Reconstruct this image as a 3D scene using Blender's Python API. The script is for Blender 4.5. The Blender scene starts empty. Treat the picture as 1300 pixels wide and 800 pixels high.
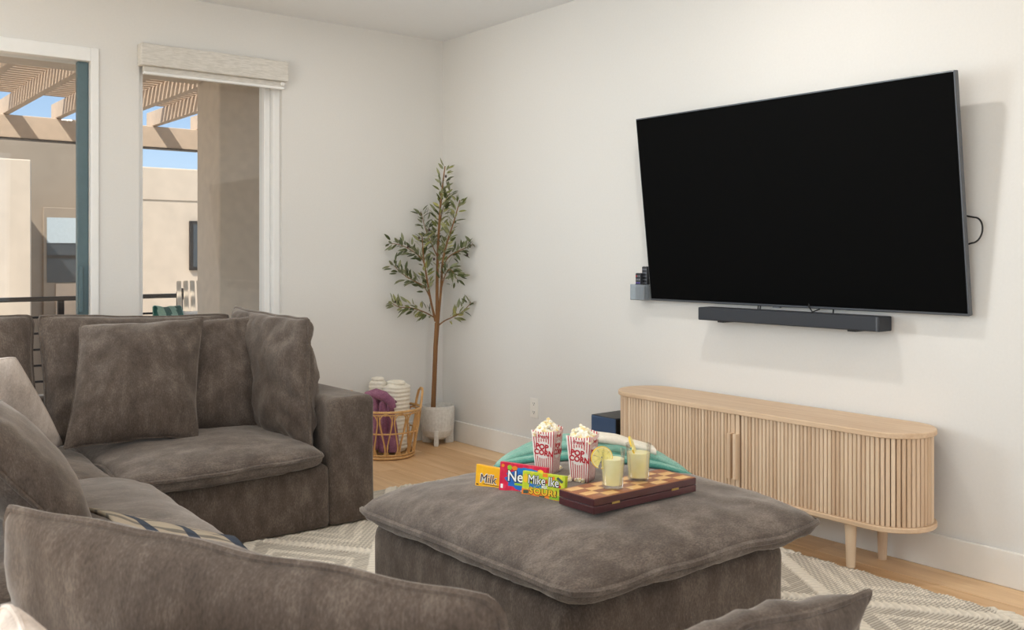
import bpy, bmesh, math, random
import numpy as np
from mathutils import Vector, Matrix, noise
from mathutils.bvhtree import BVHTree

random.seed(7)
sc = bpy.context.scene
COL = sc.collection
PI = math.pi

# ------------------------------------------------------------------ camera
# calibrated on a 1300 x 800 frame: focal length in pixels, horizon row, height
F, HY, CH, CX = 1221.0, 324.0, 1.26, 650.0
YAW = math.atan2(962, F)                      # the view axis turns from +y to +x
VD = Vector((math.sin(YAW), math.cos(YAW), 0))
VR = Vector((math.cos(YAW), -math.sin(YAW), 0))
CAM = Vector((-3.745, -5.528, CH))
cam_data = bpy.data.cameras.new('camera')
cam = bpy.data.objects.new('camera', cam_data)
COL.objects.link(cam)
cam.location = CAM
cam.rotation_euler = (PI / 2, 0, -YAW)
cam_data.sensor_width = 36
cam_data.lens = 36 * F / 1300
cam_data.shift_y = (HY - 400) / 1300
cam_data.clip_start = 0.05
cam_data.clip_end = 200
cam_data.dof.use_dof = True
cam_data.dof.focus_distance = 4.2
cam_data.dof.aperture_fstop = 9.0
sc.camera = cam

# ------------------------------------------------------------------ colour management
sc.view_settings.view_transform = 'Standard'
sc.view_settings.look = 'None'
sc.view_settings.gamma = 1
sc.view_settings.use_curve_mapping = False
sc.view_settings.exposure = 0.21

# ------------------------------------------------------------------ sky and sun
w = bpy.data.worlds.new('sky')
sc.world = w
w.use_nodes = True
nt = w.node_tree
bg = nt.nodes['Background']
sky = nt.nodes.new('ShaderNodeTexSky')
sky.sky_type = 'HOSEK_WILKIE'
sky.turbidity = 4.5
sky.ground_albedo = 0.5
sky.sun_direction = Vector((-0.52, -0.40, 0.75)).normalized()
nt.links.new(sky.outputs[0], bg.inputs[0])
bg.inputs[1].default_value = 3.3

def add_light(name, kind, loc, energy, color=(1, 1, 1), rot=None, direction=None, size=None, size_y=None, shape=None, spread=None):
    l = bpy.data.lights.new(name, kind)
    l.energy = energy
    l.color = color
    o = bpy.data.objects.new(name, l)
    COL.objects.link(o)
    o.location = loc
    if direction is not None:
        o.rotation_euler = Vector(direction).to_track_quat('-Z', 'Y').to_euler()
    elif rot:
        o.rotation_euler = rot
    if kind == 'AREA':
        l.shape = shape or 'RECTANGLE'
        l.size = size
        if size_y: l.size_y = size_y
        if spread: l.spread = spread
    return o

sun = add_light('sun', 'SUN', (-6, -5, 9), 4.2, (1, 0.95, 0.88), direction=(0.52, 0.40, -0.75))
sun.data.angle = math.radians(0.53)
# area lamps added as daylight fill at unseen windows, left and behind the camera
add_light('daylight_fill_left_wall', 'AREA', (-7.02, -4.9, 1.45), 84, (0.88, 0.955, 1.0), direction=(1, 0, 0.3), size=3.6, size_y=2.1)
add_light('daylight_fill_back_wall', 'AREA', (-3.4, -8.42, 1.5), 27, (0.93, 0.97, 1.0), direction=(0, 1, -0.05), size=4.6, size_y=2.2)
# area lamp added inside the sliding door's out-of-frame half to boost its daylight
add_light('daylight_fill_glass_door', 'AREA', (-4.25, -0.04, 1.25), 108, (0.84, 0.94, 1.0), direction=(0, -1, -0.05), size=1.35, size_y=2.2)

# ------------------------------------------------------------------ pixel -> place
def ray(x, y): return VD + VR * ((x - CX) / F) + Vector((0, 0, (HY - y) / F))
def onx(x, y, X):
    v = ray(x, y); return CAM + v * ((X - CAM.x) / v.x)
def ony(x, y, Y):
    v = ray(x, y); return CAM + v * ((Y - CAM.y) / v.y)
def onz(x, y, Z):
    v = ray(x, y); return CAM + v * ((Z - CAM.z) / v.z)
def ond(x, y, D): return CAM + ray(x, y) * D

# ------------------------------------------------------------------ materials
def srgb(r, g, b):
    f = lambda c: (c / 255 / 12.92) if c / 255 <= 0.04045 else ((c / 255 + 0.055) / 1.055) ** 2.4
    return (f(r), f(g), f(b), 1)

class NT:
    def __init__(s, name):
        s.m = bpy.data.materials.new(name); s.m.use_nodes = True
        s.t = s.m.node_tree; s.b = s.t.nodes['Principled BSDF']; s.out = s.t.nodes['Material Output']
    def n(s, typ, **kw):
        x = s.t.nodes.new(typ)
        for k, v in kw.items(): setattr(x, k, v)
        return x
    def l(s, a, b): s.t.links.new(a, b)
    def coords(s, scale=(1, 1, 1), rot=(0, 0, 0), kind='Object'):
        tc = s.n('ShaderNodeTexCoord'); mp = s.n('ShaderNodeMapping')
        mp.inputs['Scale'].default_value = scale; mp.inputs['Rotation'].default_value = rot
        s.l(tc.outputs[kind], mp.inputs[0]); return mp.outputs[0]
    def noise(s, vec, scale, detail=4, rough=0.55):
        x = s.n('ShaderNodeTexNoise'); x.inputs['Scale'].default_value = scale
        x.inputs['Detail'].default_value = detail; x.inputs['Roughness'].default_value = rough
        if vec is not None: s.l(vec, x.inputs['Vector'])
        return x.outputs['Fac']
    def ramp(s, fac, stops):
        x = s.n('ShaderNodeValToRGB'); cr = x.color_ramp
        cr.elements[0].position, cr.elements[0].color = stops[0]
        cr.elements[1].position, cr.elements[1].color = stops[-1]
        for p, c in stops[1:-1]:
            e = cr.elements.new(p); e.color = c
        s.l(fac, x.inputs[0]); return x.outputs[0]
    def bump(s, h, strength=0.3, dist=0.01):
        x = s.n('ShaderNodeBump'); x.inputs['Strength'].default_value = strength
        x.inputs['Distance'].default_value = dist
        s.l(h, x.inputs['Height']); s.l(x.outputs[0], s.b.inputs['Normal'])
    def math(s, op, a, b=None, c=None):
        x = s.n('ShaderNodeMath', operation=op)
        for i, v in enumerate((a, b, c)):
            if v is None: continue
            if isinstance(v, (int, float)): x.inputs[i].default_value = v
            else: s.l(v, x.inputs[i])
        return x.outputs[0]
    def mix(s, fac, a, b):
        x = s.n('ShaderNodeMix', data_type='RGBA')
        if isinstance(fac, (int, float)): x.inputs[0].default_value = fac
        else: s.l(fac, x.inputs[0])
        for i, v in ((6, a), (7, b)):
            if isinstance(v, tuple): x.inputs[i].default_value = v
            else: s.l(v, x.inputs[i])
        return x.outputs[2]
    def set(s, **kw):
        for k, v in kw.items():
            i = s.b.inputs[k.replace('_', ' ')]
            if hasattr(v, 'links') or hasattr(v, 'is_linked'): s.l(v, i)
            else: i.default_value = v
        return s

def plain(name, rgb, rough=0.5, metallic=0.0, var=0.06, scale=30, bump=0.0, spec=0.5):
    t = NT(name); c = srgb(*rgb)
    nz = t.noise(t.coords(), scale)
    lo = tuple(x * (1 - var) for x in c[:3]) + (1,); hi = tuple(min(1, x * (1 + var)) for x in c[:3]) + (1,)
    t.set(Base_Color=t.ramp(nz, [(0.3, lo), (0.7, hi)]), Roughness=rough, Metallic=metallic, Specular_IOR_Level=spec)
    if bump: t.bump(nz, bump, 0.004)
    return t.m

def velvet(name, dark, mid, light, grain=(1, 1, 0.45), sheen=0.6):
    t = NT(name)
    v = t.coords(grain)
    n1 = t.noise(v, 18, 6, 0.68); n2 = t.noise(v, 230, 2, 0.6); n3 = t.noise(t.coords(), 4.0, 3)
    a = t.math('MULTIPLY_ADD', n1, 0.45, t.math('MULTIPLY_ADD', n2, 0.31, t.math('MULTIPLY', n3, 0.24)))
    col = t.ramp(a, [(0.38, srgb(*dark)), (0.5, srgb(*mid)), (0.63, srgb(*light))])
    t.set(Base_Color=col, Roughness=0.92, Sheen_Weight=sheen, Sheen_Roughness=0.4, Specular_IOR_Level=0.15)
    t.b.inputs['Sheen Tint'].default_value = srgb(215, 205, 195)
    t.bump(t.math('ADD', n2, t.math('MULTIPLY', n1, 0.8)), 0.12, 0.004)
    return t.m

def wood(name, dark, light, axis='y', scale=1.0, rough=0.45, rand=0.0, coat=0.0):
    t = NT(name)
    sc_ = {'x': (0.06, 1, 1), 'y': (1, 0.06, 1), 'z': (1, 1, 0.06)}[axis]
    v = t.coords(sc_)
    if rand:
        oi = t.n('ShaderNodeObjectInfo'); cb = t.n('ShaderNodeVectorMath', operation='ADD')
        t.l(v, cb.inputs[0]); sc2 = t.n('ShaderNodeVectorMath', operation='SCALE'); sc2.inputs['Scale'].default_value = 1.0
        mm = t.n('ShaderNodeCombineXYZ')
        t.l(t.math('MULTIPLY', oi.outputs['Random'], 37.0), mm.inputs[0]); t.l(t.math('MULTIPLY', oi.outputs['Random'], 11.0), mm.inputs[1])
        t.l(mm.outputs[0], cb.inputs[1]); v = cb.outputs[0]
    n1 = t.noise(v, 22 * scale, 6, 0.6); n2 = t.noise(v, 120 * scale, 3, 0.6)
    a = t.math('MULTIPLY_ADD', n1, 0.7, t.math('MULTIPLY', n2, 0.3))
    if rand: a = t.math('ADD', a, t.math('MULTIPLY', t.math('SUBTRACT', oi.outputs['Random'], 0.5), rand))
    t.set(Base_Color=t.ramp(a, [(0.3, srgb(*dark)), (0.68, srgb(*light))]), Roughness=rough)
    if coat: t.set(Coat_Weight=coat)
    t.bump(a, 0.08, 0.002)
    return t.m

M = {}
M['wall'] = plain('wall_paint', (228, 225, 220), 0.85, var=0.012, scale=90, bump=0.05, spec=0.2)
M['ceiling'] = plain('ceiling_paint', (241, 242, 243), 0.9, var=0.01, scale=60, bump=0.08, spec=0.2)
M['trim'] = plain('white_trim_paint', (238, 235, 229), 0.45, var=0.01)
M['vinyl'] = plain('white_vinyl', (240, 239, 236), 0.35, var=0.01)
M['stile'] = plain('blue_grey_frame', (86, 108, 114), 0.4, var=0.05)
M['plank'] = wood('oak_floor', (204, 160, 112), (236, 200, 156), 'y', 0.8, 0.42, rand=0.28)
M['oak'] = wood('pale_oak', (204, 170, 136), (230, 202, 170), 'y', 1.6, 0.5)
M['oakz'] = wood('pale_oak_upright', (208, 176, 144), (234, 208, 178), 'z', 1.6, 0.5, rand=0.3)
M['oakdark'] = wood('oak_backing', (132, 100, 74), (158, 124, 94), 'z', 1.6, 0.6)
M['sofa'] = velvet('taupe_velvet', (76, 66, 59), (95, 84, 76), (122, 110, 100))
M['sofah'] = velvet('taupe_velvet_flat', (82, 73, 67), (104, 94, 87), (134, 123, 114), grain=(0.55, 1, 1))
M['beige'] = velvet('beige_linen', (188, 174, 162), (210, 196, 185), (228, 216, 206), sheen=0.2)
M['black'] = plain('black_plastic', (22, 23, 25), 0.45, var=0.1)
M['screen'] = plain('tv_panel', (13, 13, 13), 0.6, var=0.0, spec=0.02)
M['bezel'] = plain('grey_metal_bezel', (92, 95, 100), 0.4, 0.4, var=0.03)
M['bar'] = plain('soundbar_grille', (46, 49, 55), 0.65, var=0.15, scale=400, bump=0.2)
M['sub'] = plain('navy_vinyl_wrap', (58, 80, 112), 0.5, var=0.1, scale=200)
M['rattan'] = wood('rattan', (190, 140, 84), (226, 182, 122), 'z', 3, 0.45)
M['cream'] = plain('cream_fleece', (238, 230, 214), 0.95, var=0.05, scale=60, bump=0.5, spec=0.1)
M['purple'] = velvet('mauve_fleece', (120, 74, 98), (150, 100, 124), (178, 130, 150), grain=(1, 1, 1))
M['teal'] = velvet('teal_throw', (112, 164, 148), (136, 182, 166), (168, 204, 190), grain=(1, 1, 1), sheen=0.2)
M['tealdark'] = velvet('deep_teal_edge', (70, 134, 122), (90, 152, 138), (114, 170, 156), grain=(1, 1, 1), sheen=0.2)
M['bark'] = wood('olive_bark', (104, 70, 40), (156, 112, 68), 'z', 2, 0.8)
M['soil'] = plain('potting_soil', (48, 36, 28), 0.95, var=0.3, scale=80, bump=1)
M['paperwhite'] = plain('white_card', (240, 236, 230), 0.6, var=0.01)
M['red'] = plain('red_print', (190, 26, 44), 0.5, var=0.02)
M['mahogany'] = wood('mahogany', (56, 20, 26), (82, 32, 38), 'x', 1.5, 0.28, coat=0.4)
M['chessl'] = wood('maple_square', (222, 172, 104), (240, 198, 134), 'x', 2, 0.35)
M['chessd'] = wood('walnut_square', (142, 84, 48), (168, 106, 64), 'x', 2, 0.35)
M['brass'] = plain('brass', (188, 160, 96), 0.35, 0.9)
M['cable'] = plain('black_cable', (20, 19, 18), 0.5)
M['outlet'] = plain('outlet_plastic', (240, 236, 228), 0.4, var=0.01)
M['slot'] = plain('outlet_slot', (60, 56, 52), 0.6)
M['stucco'] = plain('tan_stucco', (224, 203, 180), 0.95, var=0.06, scale=3, bump=0.3, spec=0.1)
M['stuccoshade'] = plain('shade_toned_stucco', (166, 150, 132), 0.95, var=0.05, scale=3, bump=0.3, spec=0.1)  # shade of the recessed house block put into the stucco colour
M['stuccopost'] = plain('post_stucco', (222, 206, 188), 0.95, var=0.05, scale=14, bump=0.5, spec=0.1)
M['pergola'] = plain('pergola_paint', (214, 190, 166), 0.8, var=0.05, scale=12)
M['iron'] = plain('dark_bronze_metal', (52, 44, 38), 0.5, 0.3)
M['deck'] = plain('deck_concrete', (196, 184, 170), 0.9, var=0.06, scale=5)
M['darkglass'] = plain('dark_window_glass', (72, 76, 80), 0.12, var=0.05)
M['blind'] = plain('pale_blind', (196, 208, 212), 0.7)
M['green'] = plain('green_outdoor_fabric', (36, 94, 84), 0.9, var=0.1)
M['greenlight'] = plain('pale_green_outdoor_fabric', (148, 186, 164), 0.9, var=0.1)
M['outwhite'] = plain('white_outdoor_fabric', (232, 228, 222), 0.9)
M['outwood'] = plain('cream_painted_wood', (232, 214, 190), 0.8)
M['yellow'] = plain('lemon_rind', (244, 206, 66), 0.45, var=0.08, scale=200, bump=0.3)
M['pith'] = plain('lemon_pith', (248, 240, 196), 0.5)
M['flesh'] = plain('lemon_flesh', (244, 228, 140), 0.3, var=0.12, scale=90)
M['remote'] = plain('remote_shell', (36, 37, 42), 0.45)
M['key'] = plain('remote_keys', (120, 124, 132), 0.5)
M['keyp'] = plain('purple_keys', (104, 84, 168), 0.5)
M['olive'] = plain('olive_fruit', (66, 40, 34), 0.4)

def leafmat():
    t = NT('olive_leaf'); oi = t.n('ShaderNodeObjectInfo')
    c = t.ramp(oi.outputs['Random'], [(0.0, srgb(58, 66, 30)), (0.5, srgb(98, 106, 50)), (0.85, srgb(146, 146, 80)), (1.0, srgb(182, 176, 104))])
    geo = t.n('ShaderNodeNewGeometry')
    t.set(Base_Color=t.mix(t.math('MULTIPLY', geo.outputs['Backfacing'], 0.45), c, srgb(176, 178, 140)), Roughness=0.5)
    return t.m
M['leaf'] = leafmat()

def panemat():
    t = NT('clear_pane'); tr = t.n('ShaderNodeBsdfTransparent'); gl = t.n('ShaderNodeBsdfGlossy')
    gl.inputs['Roughness'].default_value = 0.0; mx = t.n('ShaderNodeMixShader'); mx.inputs[0].default_value = 0.03
    tr.inputs[0].default_value = (0.97, 0.98, 0.98, 1)
    t.l(tr.outputs[0], mx.inputs[1]); t.l(gl.outputs[0], mx.inputs[2]); t.l(mx.outputs[0], t.out.inputs[0]); return t.m
M['pane'] = panemat()

def glassmat():
    t = NT('drinking_glass'); tr = t.n('ShaderNodeBsdfTransparent'); gl = t.n('ShaderNodeBsdfGlossy'); gl.inputs['Roughness'].default_value = 0.02
    tr.inputs[0].default_value = (0.99, 0.995, 0.99, 1)
    fr = t.n('ShaderNodeFresnel'); fr.inputs[0].default_value = 1.35; mx = t.n('ShaderNodeMixShader')
    t.l(t.math('MULTIPLY', fr.outputs[0], 0.42), mx.inputs[0]); t.l(tr.outputs[0], mx.inputs[1]); t.l(gl.outputs[0], mx.inputs[2]); t.l(mx.outputs[0], t.out.inputs[0]); return t.m
M['glass'] = glassmat()
def acrylic():
    t = NT('clear_acrylic'); t.set(Base_Color=(0.75, 0.82, 0.88, 1), Roughness=0.08, IOR=1.45, Transmission_Weight=0.75); return t.m
M['acrylic'] = acrylic()
def lemonade():
    t = NT('cloudy_lemonade'); nz = t.noise(t.coords(), 25, 2)
    t.set(Base_Color=t.ramp(nz, [(0.3, srgb(246, 232, 172)), (0.7, srgb(250, 240, 196))]), Roughness=0.25, Subsurface_Weight=0.3)
    t.b.inputs['Subsurface Radius'].default_value = (0.03, 0.025, 0.01); return t.m
M['lemonade'] = lemonade()
def shadefabric():
    t = NT('heathered_shade_fabric'); n1 = t.noise(t.coords((0.15, 1, 1)), 160, 3)
    t.set(Base_Color=t.ramp(n1, [(0.35, srgb(206, 201, 192)), (0.65, srgb(224, 219, 211))]), Roughness=0.95); t.bump(n1, 0.2, 0.002); return t.m
M['shade'] = shadefabric()
def potmat():
    t = NT('white_woven_ceramic'); n1 = t.noise(t.coords(), 60, 2)
    t.set(Base_Color=t.ramp(n1, [(0.3, srgb(216, 212, 204)), (0.7, srgb(232, 229, 222))]), Roughness=0.7); return t.m
M['pot'] = potmat()
def stripes():
    t = NT('red_striped_card'); tc = t.n('ShaderNodeTexCoord'); sp = t.n('ShaderNodeSeparateXYZ'); t.l(tc.outputs['UV'], sp.inputs[0])
    f = t.math('FRACT', t.math('MULTIPLY', sp.outputs[0], 9.0))
    m = t.math('GREATER_THAN', f, 0.56)
    t.set(Base_Color=t.mix(m, srgb(246, 238, 230), srgb(196, 74, 80)), Roughness=0.55); return t.m
M['stripes'] = stripes()
def popmat():
    t = NT('popcorn'); n1 = t.noise(t.coords(), 70, 3)
    t.set(Base_Color=t.ramp(n1, [(0.34, srgb(240, 202, 116)), (0.44, srgb(250, 236, 194)), (0.55, srgb(254, 250, 236))]), Roughness=0.8); t.bump(n1, 0.4, 0.003); return t.m
M['popcorn'] = popmat()
def plaid():
    t = NT('plaid_wool'); tc = t.n('ShaderNodeTexCoord'); sp = t.n('ShaderNodeSeparateXYZ'); t.l(tc.outputs['UV'], sp.inputs[0])
    a = t.math('GREATER_THAN', t.math('FRACT', t.math('MULTIPLY', sp.outputs[0], 1.5)), 0.72)
    b = t.math('GREATER_THAN', t.math('FRACT', t.math('MULTIPLY', sp.outputs[1], 4.0)), 0.75)
    c1 = t.mix(a, srgb(158, 144, 124), srgb(44, 52, 66)); c2 = t.mix(t.math('MULTIPLY', b, 0.6), c1, srgb(28, 32, 42))
    t.set(Base_Color=c2, Roughness=0.95); return t.m
M['plaid'] = plaid()
def rugmat():
    t = NT('rug_yarn'); at = t.n('ShaderNodeAttribute', attribute_name='yarn')
    nz = t.noise(t.coords(), 180, 3)
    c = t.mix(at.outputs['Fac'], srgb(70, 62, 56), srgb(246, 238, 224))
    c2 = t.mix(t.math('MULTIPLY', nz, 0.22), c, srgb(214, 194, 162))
    t.set(Base_Color=c2, Roughness=0.97, Specular_IOR_Level=0.1); t.bump(nz, 0.5, 0.004); return t.m
M['rug'] = rugmat()
def boxprint(name, a, b, c):
    t = NT(name); tc = t.n('ShaderNodeTexCoord'); nz = t.noise(tc.outputs['Object'], 38, 2)
    t.set(Base_Color=t.ramp(nz, [(0.40, srgb(*a)), (0.56, srgb(*b)), (0.66, srgb(*c))]), Roughness=0.35); return t.m
M['candyyellow'] = boxprint('yellow_candy_card', (246, 178, 22), (248, 184, 28), (250, 190, 36))
M['candyred'] = boxprint('red_candy_card', (206, 22, 62), (214, 28, 68), (226, 52, 84))
M['candygreen'] = boxprint('lime_candy_card', (190, 208, 40), (198, 214, 48), (226, 216, 60))
for n_, c_ in dict(brown=(70, 32, 26), white=(248, 248, 244), blue=(28, 104, 190), orange=(240, 132, 30), goldy=(246, 196, 40), dkgreen=(66, 84, 70), lime=(150, 196, 40), skyblue=(20, 120, 196), blackp=(26, 26, 28), redp=(206, 40, 46)).items():
    M['p_' + n_] = plain('print_' + n_, c_, 0.4, var=0.0)

# ------------------------------------------------------------------ mesh helpers
class MB:
    def __init__(s): s.v = []; s.f = []; s.uv = {}
    def add(s, verts, faces):
        o = len(s.v); s.v += [tuple(p) for p in verts]; s.f += [tuple(i + o for i in f) for f in faces]; return s
    def box(s, x0, x1, y0, y1, z0, z1):
        v = [(x0, y0, z0), (x1, y0, z0), (x1, y1, z0), (x0, y1, z0), (x0, y0, z1), (x1, y0, z1), (x1, y1, z1), (x0, y1, z1)]
        return s.add(v, [(0, 3, 2, 1), (4, 5, 6, 7), (0, 1, 5, 4), (1, 2, 6, 5), (2, 3, 7, 6), (3, 0, 4, 7)])
    def rbox(s, x0, x1, y0, y1, z0, z1, r=0.02, seg=3, M4=None, cuts=0, fn=None):
        bm = bmesh.new(); bmesh.ops.create_cube(bm, size=1)
        for v in bm.verts: v.co = Vector(((x0 + x1) / 2 + v.co.x * (x1 - x0), (y0 + y1) / 2 + v.co.y * (y1 - y0), (z0 + z1) / 2 + v.co.z * (z1 - z0)))
        if r > 0: bmesh.ops.bevel(bm, geom=bm.edges[:], offset=r, segments=seg, profile=0.5, affect='EDGES')
        if cuts:
            big = [e for e in bm.edges if e.calc_length() > 0.12]
            bmesh.ops.subdivide_edges(bm, edges=big, cuts=cuts, use_grid_fill=True)
        if fn:
            for v in bm.verts: v.co = fn(v.co)
        if M4 is not None: bm.transform(M4)
        bm.verts.index_update()
        s.add([v.co[:] for v in bm.verts], [[v.index for v in f.verts] for f in bm.faces]); bm.free(); return s
    def tube(s, pts, r, n=8, closed=False, cap=True):
        pts = [Vector(p) for p in pts]; N = len(pts); rr = r if isinstance(r, (list, tuple)) else [r] * N
        rings = []; up = None
        for i, p in enumerate(pts):
            a = pts[(i - 1) % N] if (closed or i > 0) else p; b = pts[(i + 1) % N] if (closed or i < N - 1) else p
            t = (b - a).normalized()
            if up is None:
                up = Vector((0, 0, 1)) if abs(t.z) < 0.9 else Vector((1, 0, 0))
            u = (up - t * up.dot(t))
            if u.length < 1e-5: u = t.orthogonal()
            u.normalize(); up = u; w_ = t.cross(u)
            rings.append([p + (u * math.cos(2 * PI * k / n) + w_ * math.sin(2 * PI * k / n)) * rr[i] for k in range(n)])
        o = len(s.v); s.v += [tuple(q) for R in rings for q in R]
        for i in range(N if closed else N - 1):
            j = (i + 1) % N
            for k in range(n):
                s.f.append((o + i * n + k, o + i * n + (k + 1) % n, o + j * n + (k + 1) % n, o + j * n + k))
        if cap and not closed:
            s.f.append(tuple(o + k for k in reversed(range(n)))); s.f.append(tuple(o + (N - 1) * n + k for k in range(n)))
        return s
    def lathe(s, prof, c, n=32, cap=True):
        o = len(s.v); c = Vector(c)
        for (r, z) in prof:
            for k in range(n):
                a = 2 * PI * k / n; s.v.append((c.x + r * math.cos(a), c.y + r * math.sin(a), c.z + z))
        for i in range(len(prof) - 1):
            for k in range(n):
                s.f.append((o + i * n + k, o + i * n + (k + 1) % n, o + (i + 1) * n + (k + 1) % n, o + (i + 1) * n + k))
        if cap and prof[0][0] > 1e-4: s.f.append(tuple(o + k for k in reversed(range(n))))
        if cap and prof[-1][0] > 1e-4: s.f.append(tuple(o + (len(prof) - 1) * n + k for k in range(n)))
        return s
    def prism(s, poly, z0, z1):
        n = len(poly); o = len(s.v)
        s.v += [(x, y, z0) for x, y in poly] + [(x, y, z1) for x, y in poly]
        s.f.append(tuple(o + i for i in reversed(range(n)))); s.f.append(tuple(o + n + i for i in range(n)))
        for i in range(n):
            j = (i + 1) % n; s.f.append((o + i, o + j, o + n + j, o + n + i))
        return s
    def grid(s, fn, nu, nv, thick=None):
        o = len(s.v)
        for i in range(nu + 1):
            for j in range(nv + 1): s.v.append(tuple(fn(i / nu, j / nv)))
        for i in range(nu):
            for j in range(nv):
                a = o + i * (nv + 1) + j; s.f.append((a, a + nv + 1, a + nv + 2, a + 1))
        return s
    def mesh(s, name, off=Vector((0, 0, 0)), smooth=True):
        me = bpy.data.meshes.new(name)
        me.from_pydata([(x - off.x, y - off.y, z - off.z) for x, y, z in s.v], [], s.f)
        me.update()
        if smooth: me.shade_smooth()
        return me
    def build(s, name, mat, parent=None, smooth=True, angle=None, solid=0, sub=0):
        off = wloc(parent) if parent else Vector((0, 0, 0))
        me = s.mesh(name, off, smooth)
        me.materials.append(M[mat] if isinstance(mat, str) else mat)
        o = bpy.data.objects.new(name, me); COL.objects.link(o)
        if parent: o.parent = parent
        if smooth: 
            a = math.radians(angle if angle else 35)
            bm = bmesh.new(); bm.from_mesh(me)
            for e in bm.edges:
                if len(e.link_faces) == 2 and e.calc_face_angle(0) > a: e.smooth = False
            bm.to_mesh(me); bm.free()
        if solid:
            md = o.modifiers.new('thickness', 'SOLIDIFY'); md.thickness = solid; md.offset = 0
        if sub:
            md = o.modifiers.new('smooth', 'SUBSURF'); md.levels = sub; md.render_levels = sub
        return o

def wloc(o):
    v = Vector((0, 0, 0))
    while o: v = v + o.location; o = o.parent
    return v
def tag(o, label=None, cat=None, group=None, kind=None):
    if label: o['label'] = label
    if cat: o['category'] = cat
    if group: o['group'] = group
    if kind: o['kind'] = kind
    return o
def thing(name, label, cat, loc, group=None, kind=None):
    o = bpy.data.objects.new(name, None); COL.objects.link(o); o.location = loc; o.empty_display_size = 0.05
    return tag(o, label, cat, group, kind)
def piece(name, me, parent, loc, rot=None, mat4=None):
    o = bpy.data.objects.new(name, me); COL.objects.link(o)
    if parent: o.parent = parent; off = wloc(parent)
    else: off = Vector((0, 0, 0))
    if mat4 is not None:
        m_ = Matrix.Identity(4); q = parent
        while q: m_ = Matrix.LocRotScale(q.location, q.rotation_euler, q.scale) @ m_; q = q.parent
        o.matrix_local = m_.inverted() @ mat4
    else:
        o.location = Vector(loc) - off
        if rot: o.rotation_euler = rot
    return o
def struct(o, label, cat): return tag(o, label, cat, kind='structure')

def text_mesh(body, size, extrude=0.0006, bold=0.0, shear=0.0, space=1.0):
    cu = bpy.data.curves.new('lettering', 'FONT'); cu.body = body; cu.size = size; cu.extrude = extrude; cu.offset = bold; cu.shear = shear
    cu.align_x = 'CENTER'; cu.align_y = 'CENTER'; cu.space_character = space; cu.resolution_u = 3
    o = bpy.data.objects.new('tmp', cu); COL.objects.link(o)
    dg = bpy.context.evaluated_depsgraph_get(); me = bpy.data.meshes.new_from_object(o.evaluated_get(dg))
    bpy.data.objects.remove(o); bpy.data.curves.remove(cu)
    return me
def frame(origin, right, up):
    r_ = Vector(right).normalized(); n_ = r_.cross(Vector(up)).normalized(); u_ = n_.cross(r_)
    m = Matrix.Identity(4)
    for i in range(3): m[i][0], m[i][1], m[i][2], m[i][3] = r_[i], u_[i], n_[i], origin[i]
    return m
def lettering(body, size, mat, parent, origin, right, up, bold=0.0, shear=0.0, rot=0.0, sx=1.0, space=1.0, name='lettering', lift=0.0004, fit=None):
    me = text_mesh(body, size, 0.0003, bold, shear, space); me.materials.append(M[mat])
    if fit:
        cs = np.array([v.co[:] for v in me.vertices]); lo, hi = cs.min(0), cs.max(0); c_ = (lo + hi) / 2
        me.transform(Matrix.Diagonal((fit[0] / (hi[0] - lo[0]), fit[1] / (hi[1] - lo[1]), 1, 1)) @ Matrix.Translation((-c_[0], -c_[1], 0)))
    m = frame(origin, right, up) @ Matrix.Translation((0, 0, lift)) @ Matrix.Rotation(rot, 4, 'Z') @ Matrix.Diagonal((sx, 1, 1, 1))
    return piece(name, me, parent, None, mat4=m)

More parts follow.
